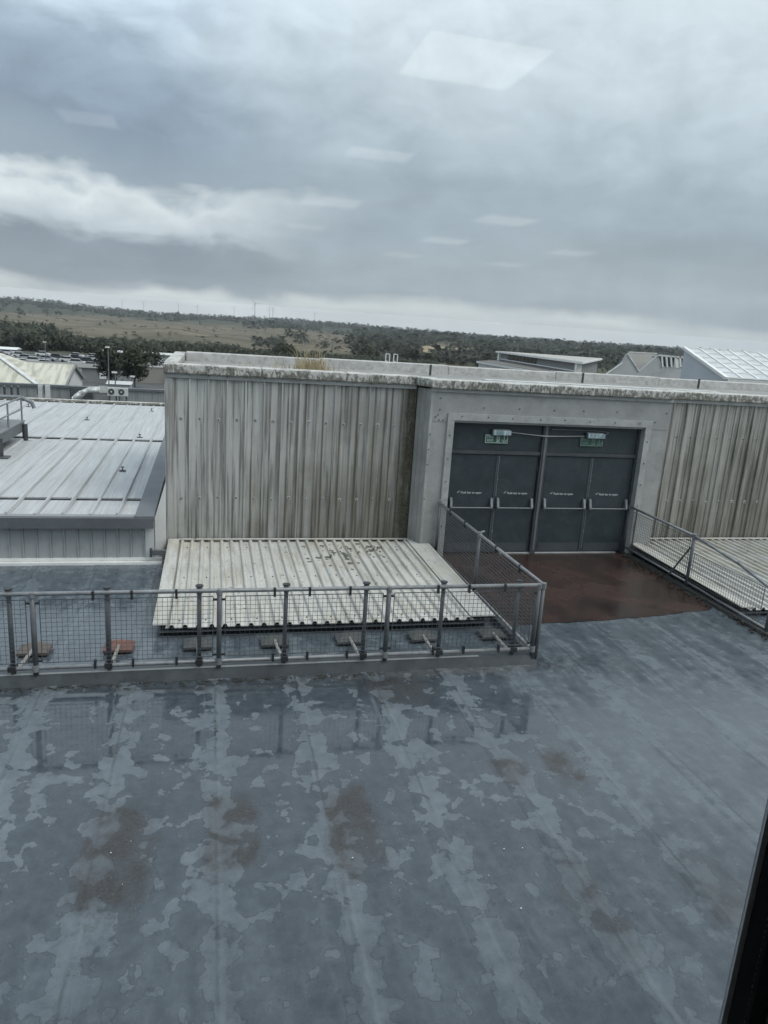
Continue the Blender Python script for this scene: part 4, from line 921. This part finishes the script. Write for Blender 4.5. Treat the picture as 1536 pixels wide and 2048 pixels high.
MB().tube((0, 1.9, .14), (.02, -.2, .08), .022).build('bottom_rail', M['tube'], g3, True)
k3 = MB().extr([(8.71, 8.9, -.01), (8.72, 8.9, .06), (8.83, 8.9, .06), (8.84, 8.9, -.01)], (0, 4.7, 0)); tag(k3.build('kerb', plain('kerb_dark', (.05, .052, .05), .5, .3, 6, 0, (.10, .10, .09))), 'dark weedy kerb beside the walkway', None, None, 'structure')

# ------------------------------------------------------------------ small things
tf = MB(); r = random.Random(5)
for i in range(230):
    bx = r.gauss(0, .20) if i % 4 else r.gauss(-.35, .45); by = r.gauss(0, .1); h = r.uniform(.12, .36) if i % 7 else r.uniform(.5, .78); lean = Vector((r.gauss(-.05, .22), r.gauss(0, .15), 1))*h
    if abs(bx) > .3: h *= .5; lean *= .45
    a = Vector((bx, by, 0)); wd = .007; b = a+lean*.6; c = a+lean+Vector((lean.x*.5, 0, -.02))
    tf.mesh([a-Vector((wd, 0, 0)), a+Vector((wd, 0, 0)), b+Vector((wd*.8, 0, 0)), b-Vector((wd*.8, 0, 0)), c+Vector((0, .004, 0))], [(0, 1, 2, 3), (3, 2, 4)])
o = thing('dry_grass_tuft', 'straw coloured dry grass tuft growing on the clad building roof', 'grass tuft', (2.25, 16.9, 3.40)); k = tf.build('blades', M['straw'], o); k['kind'] = 'stuff'
ld = thing('ladder_hoop', 'white ladder guard hoops standing up behind the clad building', 'ladder guard', (5.8, 24, 0))
for dx_ in (-.2, -.07, .07, .2): MB().bar((dx_, 0, -3), (dx_, 0, 3.66), .03).build('upright', M['white'], ld)
for dx_ in (-.2, .07): MB().bar((dx_, 0, 3.66), (dx_+.13, 0, 3.64), .03).build('crossbar', M['white'], ld); MB().bar((dx_, 0, 3.40), (dx_+.13, .35, 3.40), .03).build('hoop', M['white'], ld)
db = MB()
for i in range(90):
    x = random.uniform(-2.4, 2.2); y = 8.56-abs(random.gauss(0, .07)); l = random.uniform(.02, .09)*(1.6 if i % 9 == 0 else 1); a = random.random()*3.14
    db.bar((x, y, .016), (x+l*math.cos(a), y+l*.4*math.sin(a), .022), .010, .006)
for i in range(120):
    x = random.uniform(8.55, 8.9); y = random.uniform(9.0, 13.6); db.box(x, x+random.uniform(.01, .05), y, y+random.uniform(.01, .06), .02, random.uniform(.03, .075))
tag(db.build('leaf_debris', plain('debris', (.045, .04, .03), .9, .4, 20)), 'dark twigs and leaf litter lying along the kerbs', 'debris', None, 'stuff')
fl = MB()
for x, y in [(p.x, p.y) for p in (on(q[0], q[1], .02) for q in ((245, 1768), (222, 1705), (705, 1715), (1045, 1695), (1008, 1697), (977, 1750), (1042, 1816), (1300, 1371), (1310, 1370), (1105, 1440), (716, 1770), (262, 1682), (446, 1333)))]:
    s = random.uniform(.003, .008); a = random.random()*3; fl.extr([(x+s*1.6*math.cos(a+t_)*(1 if i % 2 else .5), y+s*math.sin(a+t_), .016) for i, t_ in enumerate((0, 1.2, 2.5, 3.9, 5.1))], (0, 0, .004))
tag(fl.build('litter_flecks', M['offwhite']), 'white litter flecks and droppings scattered on the deck', 'litter', None, 'stuff')
dv = thing('deck_vent', 'small dark vent lying on the deck beyond the mesh', 'vent', (-.72, 10.55, .0)); MB().box(-.08, .08, -.03, .03, 0, .05).build('body', M['clip'], dv); MB().box(-.03, .03, -.035, -.03, .01, .04).build('slot', M['dark_metal'], dv)

# ------------------------------------------------------------------ buildings beyond, right
# monopitch glazed roof
gb = thing('glazed_roof_building', 'white building with sloping roof of pale glazing panes', 'building', (17.4, 22.4, 0))
GX, Yr, Ye, Zr, Ze = 13.0, 2.6, 0.0, 4.47, 3.56
MB().extr([(0, Ye, -3), (0, Yr, -3), (0, Yr, Zr-.03), (0, Ye, Ze-.03)], (.12, 0, 0)).build('gable_wall', plain('white_sheet_gable', (.50, .53, .56), .6, .08, .8), gb)
MB().box(.12, GX, Ye, Ye+.12, -3, Ze-.06).build('front_wall', M['coping'] if False else M['offwhite'], gb)
MB().box(.12, GX, Yr-.12, Yr, -3, Zr-.06).build('rear_wall', M['offwhite'], gb)
nr, nc = 6, 20; kx = GX/nc; sl = (Zr-Ze)/(Yr-Ye)
def gz(y): return Ze+sl*y
pane = MB().mesh([(x, y, y*sl+t_) for t_ in (0, .012) for x, y in ((.04, .03), (kx-.04, .03), (kx-.04, Yr/nr-.03), (.04, Yr/nr-.03))], [(3, 2, 1, 0), (4, 5, 6, 7), (0, 1, 5, 4), (1, 2, 6, 5), (2, 3, 7, 6), (3, 0, 4, 7)]).data('glazing_pane', M['gpane'])
for i in range(nc):
    for j in range(nr): link('glazing_pane', pane, gb, (i*kx, j*Yr/nr, gz(j*Yr/nr)))
for i in range(nc+1): MB().bar((i*kx, -.04, gz(-.04)+.02), (i*kx, Yr+.02, gz(Yr+.02)+.02), .07, .05).build('glazing_bar', M['white'], gb)
for j in range(nr+1): MB().bar((0, j*Yr/nr, gz(j*Yr/nr)+.016), (GX, j*Yr/nr, gz(j*Yr/nr)+.016), .045, .045).build('glazing_bar', M['white'], gb)
MB().bar((0, -.05, gz(-.05)), (0, Yr+.04, gz(Yr+.04)), .16, .10).build('verge', M['white'], gb); MB().bar((0, -.07, Ze-.08), (GX, -.07, Ze-.08), .12, .10).build('gutter', M['offwhite'], gb)
pbx = at(1366, 764, 20.5); o = thing('duct_box', 'small dark box at the foot of the white gable', 'box', (pbx.x, 20.5, 3.0)); MB().box(-.15, .35, 0, .3, 0, .36).build('casing', M['dark_metal'], o); MB().box(.35, .43, -.02, .3, 0, .38).build('side_plate', M['gate'], o)

# rendered building with notched gable
sb = thing('notched_gable_building', 'grey rendered building with a notched double gable', 'building', (34, 60, 0)); Yb = 60
def SP(x, y, dy=0): q = at(x, y, Yb); return Vector((q.x-34, dy, q.z))
ol = [SP(1208, 790), SP(1208, 752), SP(1244, 727), SP(1254.5, 708), SP(1278, 744), SP(1316, 711), SP(1326, 733), SP(1362, 735), SP(1372, 790)]
MB().extr(ol, (0, .3, 0)).build('gable_wall', M['sawwall'], sb)
a, b, c = SP(1254.5, 708), SP(1278, 744), SP(1316, 711)
vw = Vector((34+b.x, 60, 0))/60
a2, c2, b2 = a+vw*4.9+Vector((0, 0, .08)), c+vw*4.9+Vector((0, 0, .08)), b+vw*.3
MB().extr([a2, b2, c2], (0, .2, -.1)).build('valley_roof', M['sawroof'], sb)
MB().extr([a+vw*.3, b2, a2], (0, .1, -.1)).build('valley_roof', M['sawroof'], sb); MB().extr([c+vw*.3, c2, b2], (0, .1, -.1)).build('valley_roof', M['sawroof'], sb)
MB().bar(a2+Vector((0, 0, .06)), c2+Vector((0, 0, .06)), .12, .1).build('ridge', M['offwhite'], sb)
for p_, q_ in ((a, b), (ol[1], ol[2])): MB().bar(p_+Vector((0, -.03, .04)), q_+Vector((0, -.03, .04)), .1, .1).build('verge', M['offwhite'], sb)
MB().bar(ol[5]+Vector((0, -.04, .03)), SP(1368, 715)+Vector((0, -.04, 0)), .15, .14).build('clerestory_head', M['offwhite'], sb)
MB().extr([SP(1318, 714), SP(1326, 734), SP(1364, 735.5), SP(1368, 716)], (0, .1, 0)).build('clerestory_lining', M['glass_dark'], sb).location.y = 1.0
for x in (1323, 1332, 1341, 1350, 1359): MB().bar(SP(x, 713)+Vector((0, -.05, 0)), SP(x+1.5, 734)+Vector((0, -.05, 0)), .13, .13).build('clerestory_post', M['white'], sb)
q = SP(1355, 726); MB().box(q.x-.3, q.x+.3, -.02, .1, q.z-.45, q.z+.35).build('clerestory_panel', M['white'], sb)
MB().extr([ol[1]+Vector((0, .3, -.05)), ol[2]+Vector((0, .3, -.05)), ol[2]+vw*8+Vector((0, 0, -.05)), ol[1]+vw*8+Vector((0, 0, -.05))], (0, 0, .05)).build('roof', M['sawwall'], sb)

# building with raised clerestory roof
mb_ = thing('clerestory_building', 'white edged flat roofed building with a raised clerestory', 'building', (36, 80, 0)); mo = Vector((36, 80, 0))
zl, zu = 1.5, 2.7
P1, P2, P3 = on(953, 722, zl), on(1103, 747, zl), on(1160, 738, zl); P4 = P1+(P3-P2)
loq = [p-mo for p in (P1, P2, P3, P4)]
MB().extr([p-Vector((0, 0, .22)) for p in loq], (0, 0, .20)).build('lower_roof_edge', M['white'], mb_)
cen = sum(loq, Vector())/4
MB().extr([cen+(p-cen)*.975 for p in loq], (0, 0, .03)).build('lower_roof', M['dullroof'], mb_)
MB().extr([cen+(p-cen)*.95+Vector((0, 0, -8)) for p in loq], (0, 0, 7.8)).build('wall', M['offwhite'], mb_)
U1, U2, U3 = on(991, 702, zu), on(1166, 724.5, zu), on(1205, 717, zu); U4 = on(1120, 711, zu)
upq = [p-mo for p in (U1, U2, U3, U4)]; uc = sum(upq, Vector())/4
MB().extr([p-Vector((0, 0, .18)) for p in upq], (0, 0, .18)).build('upper_roof_edge', M['white'], mb_)
MB().extr([uc+(p-uc)*.97 for p in upq], (0, 0, .03)).build('upper_roof', M['concrete'], mb_)
wq = [uc+(p-uc)*.90 for p in upq]
MB().extr([p+Vector((0, 0, -9)) for p in wq], (0, 0, 8.8)).build('clerestory_wall', M['gate'], mb_)
a, b = wq[0], wq[1]; dn = (b-a).cross(Vector((0, 0, 1))).normalized()*-1
if dn.dot(-(a+mo)) < 0: dn = -dn
for i in range(8):
    s0, s1 = .12+i*.052, .12+(i+1)*.052-.006
    if i in (2, 5): s0 += .006
    p, q = a.lerp(b, s0)+dn*.03, a.lerp(b, s1)+dn*.03
    MB().extr([p+Vector((0, 0, -.85)), q+Vector((0, 0, -.85)), q+Vector((0, 0, -.3)), p+Vector((0, 0, -.3))], dn*.05).build('clerestory_window', M['glass_dark'], mb_)
MB().bar(a.lerp(b, .0)+dn*.05+Vector((0, 0, -.95)), a.lerp(b, 1.0)+dn*.05+Vector((0, 0, -.95)), .12, .1).build('sill', M['white'], mb_)
for s in (.0, 1.0): q = a.lerp(b, s)+dn*.1; MB().bar(q+Vector((0, 0, -6)), q+Vector((0, 0, -.2)), .5).build('pier', M['white'], mb_)

# ------------------------------------------------------------------ the room and window the view is taken from
GY = .80; HC = 1.3; CZ = 4.4+HC
rm = MB().box(-5, 8, -13.5, -13.3, 2.8, 5.8); rm.box(-5.2, -5, -13.5, .6, 2.8, 5.8); rm.box(8, 8.2, -13.5, .6, 2.8, 5.8)
tag(rm.build('room_wall', plain('room_paint', (.30, .30, .29), .8, .05)), 'grey painted room walls behind the window', None, None, 'structure')
tag(MB().box(-5.2, 8.2, -13.5, .6, 2.6, 2.8).build('room_floor', plain('carpet', (.06, .063, .068), .95, .15, 40)), 'dark carpet floor of the room', None, None, 'structure')
tag(MB().box(-5.2, 8.2, -13.5, .6, CZ+.012, CZ+.1).build('room_ceiling', plain('ceiling_tile', (.25, .25, .245), .9, .05)), 'dull ceiling of the room', None, None, 'structure')
jx = at(1440, 2040, GY).x
fw = MB(); fw.box(-5.2, -2.2, .6, .92, -.02, 5.8); fw.box(jx+.16, 8.2, .6, .92, -.02, 5.8); fw.box(-2.2, jx+.16, .6, .92, -.02, 3.0); fw.box(-2.2, jx+.16, .6, .92, 5.74, 5.8)
tag(fw.build('window_wall', M['plate']), 'outer wall of the room around the window', None, None, 'structure')
wn = thing('window', 'dark framed window the view is seen through, its jamb at lower right', 'window', (0, GY, 0))
MB().box(jx, jx+.011, -.004, .002, 3.021, 5.72).build('glazing_bead', plain('bead_grey', (.42, .45, .46), .5, .08), wn)
MB().box(jx+.0115, jx+.052, -.006, .004, 3.021, 5.72).build('jamb', plain('jamb_navy', (.045, .056, .070), .45, .25, 30), wn)
MB().box(jx+.0525, jx+.085, -.002, .004, 3.021, 5.72).build('gasket', M['black'], wn)
MB().box(jx+.0855, jx+.16, -.006, .004, 3.021, 5.72).build('outer_jamb', plain('outer_jamb_grey', (.05, .053, .056), .5), wn)
st_ = MB()
for i in range(150): z_ = 3.04+i*.012; st_.box(jx+.041, jx+.0425, -.0075, -.0062, z_, z_+.005)
o = st_.build('stitched_seal', plain('seal_grey', (.30, .32, .33), .6), wn)
MB().box(-2.2, jx+.16, -.05, .08, 3.001, 3.02).build('sill', M['dark_metal'], wn)
MB().box(-2.2, -2.1, -.05, .06, 3.021, 5.72).build('outer_jamb', M['dark_metal'], wn)
ZM = 4.4+GY*.021
mg, t = mat('clear_glass'); t.n('ShaderNodeOutputMaterial', {'Surface': t.n('ShaderNodeBsdfTransparent', {'Color': (1, 1, 1)}).outputs[0]})
MB().box(-2.1, jx, 0, .006, 3.021, ZM).build('lower_pane', mg, wn)
mg2, t = mat('reflecting_glass'); P = pos(t)
streak = t.noise(t.vm('MULTIPLY', P, (22, 1, 1.2)), 1.0, 5, .65)
dirt = t.n('ShaderNodeBsdfDiffuse', {'Color': (.8, .82, .84)})
tr_ = t.n('ShaderNodeBsdfTransparent', {'Color': (.97, .98, .98)}); gl_ = t.n('ShaderNodeBsdfGlossy', {'Color': (1, 1, 1), 'Roughness': .03})
fz = t.n('ShaderNodeFresnel', {'IOR': 1.62})
a_ = t.n('ShaderNodeMixShader', {0: fz.outputs[0], 1: tr_.outputs[0], 2: gl_.outputs[0]})
b_ = t.n('ShaderNodeMixShader', {0: t.mr(streak, .45, .8, .0, .03), 1: a_.outputs[0], 2: dirt.outputs[0]})
t.n('ShaderNodeOutputMaterial', {'Surface': b_.outputs[0]})
MB().poly([(-2.1, .003, ZM), (jx, .003, ZM), (jx, .003, 5.72), (-2.1, .003, 5.72)]).build('upper_pane', mg2, wn)
# lit ceiling panels of the room, seen mirrored in the upper pane
ml, t = mat('light_panel'); ml.cycles.emission_sampling = 'NONE'; t.n('ShaderNodeOutputMaterial', {'Surface': t.n('ShaderNodeEmission', {'Color': (1, .96, .88), 'Strength': 1.25}).outputs[0]})
SC = HC/1.1
ml2, t = mat('light_panel_dim'); ml2.cycles.emission_sampling = 'NONE'; t.n('ShaderNodeOutputMaterial', {'Surface': t.n('ShaderNodeEmission', {'Color': (1, .96, .88), 'Strength': .95}).outputs[0]})
rows_ = {1: -2.63, 2: -4.42, 3: -6.45, 4: -8.38, 5: -10.5}; cols_ = {0: -.72, 1: 1.04, 2: 2.74, 3: 4.42}
CLB = {(1, 1): 'largest lit ceiling panel mirrored high in the window glass', (1, 2): 'lit ceiling panel mirrored just below the largest one', (1, 3): 'lit ceiling panel mirrored third down below the largest', (1, 4): 'lit ceiling panel mirrored lowest in the column below the largest', (2, 3): 'lit ceiling panel mirrored topmost in the middle column', (2, 4): 'lit ceiling panel mirrored second in the middle column', (2, 5): 'lit ceiling panel mirrored lowest in the middle column', (3, 4): 'lit ceiling panel mirrored upper in the far right column', (3, 5): 'lit ceiling panel mirrored lower in the far right column', (0, 2): 'lit ceiling panel mirrored alone at the upper left'}
for c, r_ in ((1, 1), (1, 2), (1, 3), (1, 4), (2, 3), (2, 4), (2, 5), (3, 4), (3, 5), (0, 2)):
    o = thing('ceiling_light', CLB[(c, r_)], 'ceiling light', (cols_[c]*SC, 2*GY-(.6-rows_[r_])*SC, CZ), 'ceiling lights of the room')
    if (c, r_) in ((1, 2), (1, 4)): o.scale = (.8, .55, 1)
    if c == 0: o.scale = (.6, .6, 1)
    MB().box(-.30, .30, -.31, .31, -.001, .004).build('diffuser', ml2 if (c == 0 or r_ == 5 or c == 3) else ml, o)
    for a, b, cc, d in ((-.33, .33, -.34, -.31), (-.33, .33, .31, .34), (-.33, -.30, -.31, .31), (.30, .33, -.31, .31)): MB().box(a, b, cc, d, -.006, .01).build('frame', M['white'], o)

# ------------------------------------------------------------------ damp air
mh, t = mat('damp_air'); t.n('ShaderNodeOutputMaterial', {'Volume': t.n('ShaderNodeVolumePrincipled', {'Color': (.80, .86, .92), 'Density': 1.1e-4}).outputs[0]})
tag(MB().box(-9300, 9300, -9300, 9300, -75, 150).build('haze', mh), 'thin damp haze over the moor', None, None, 'stuff')
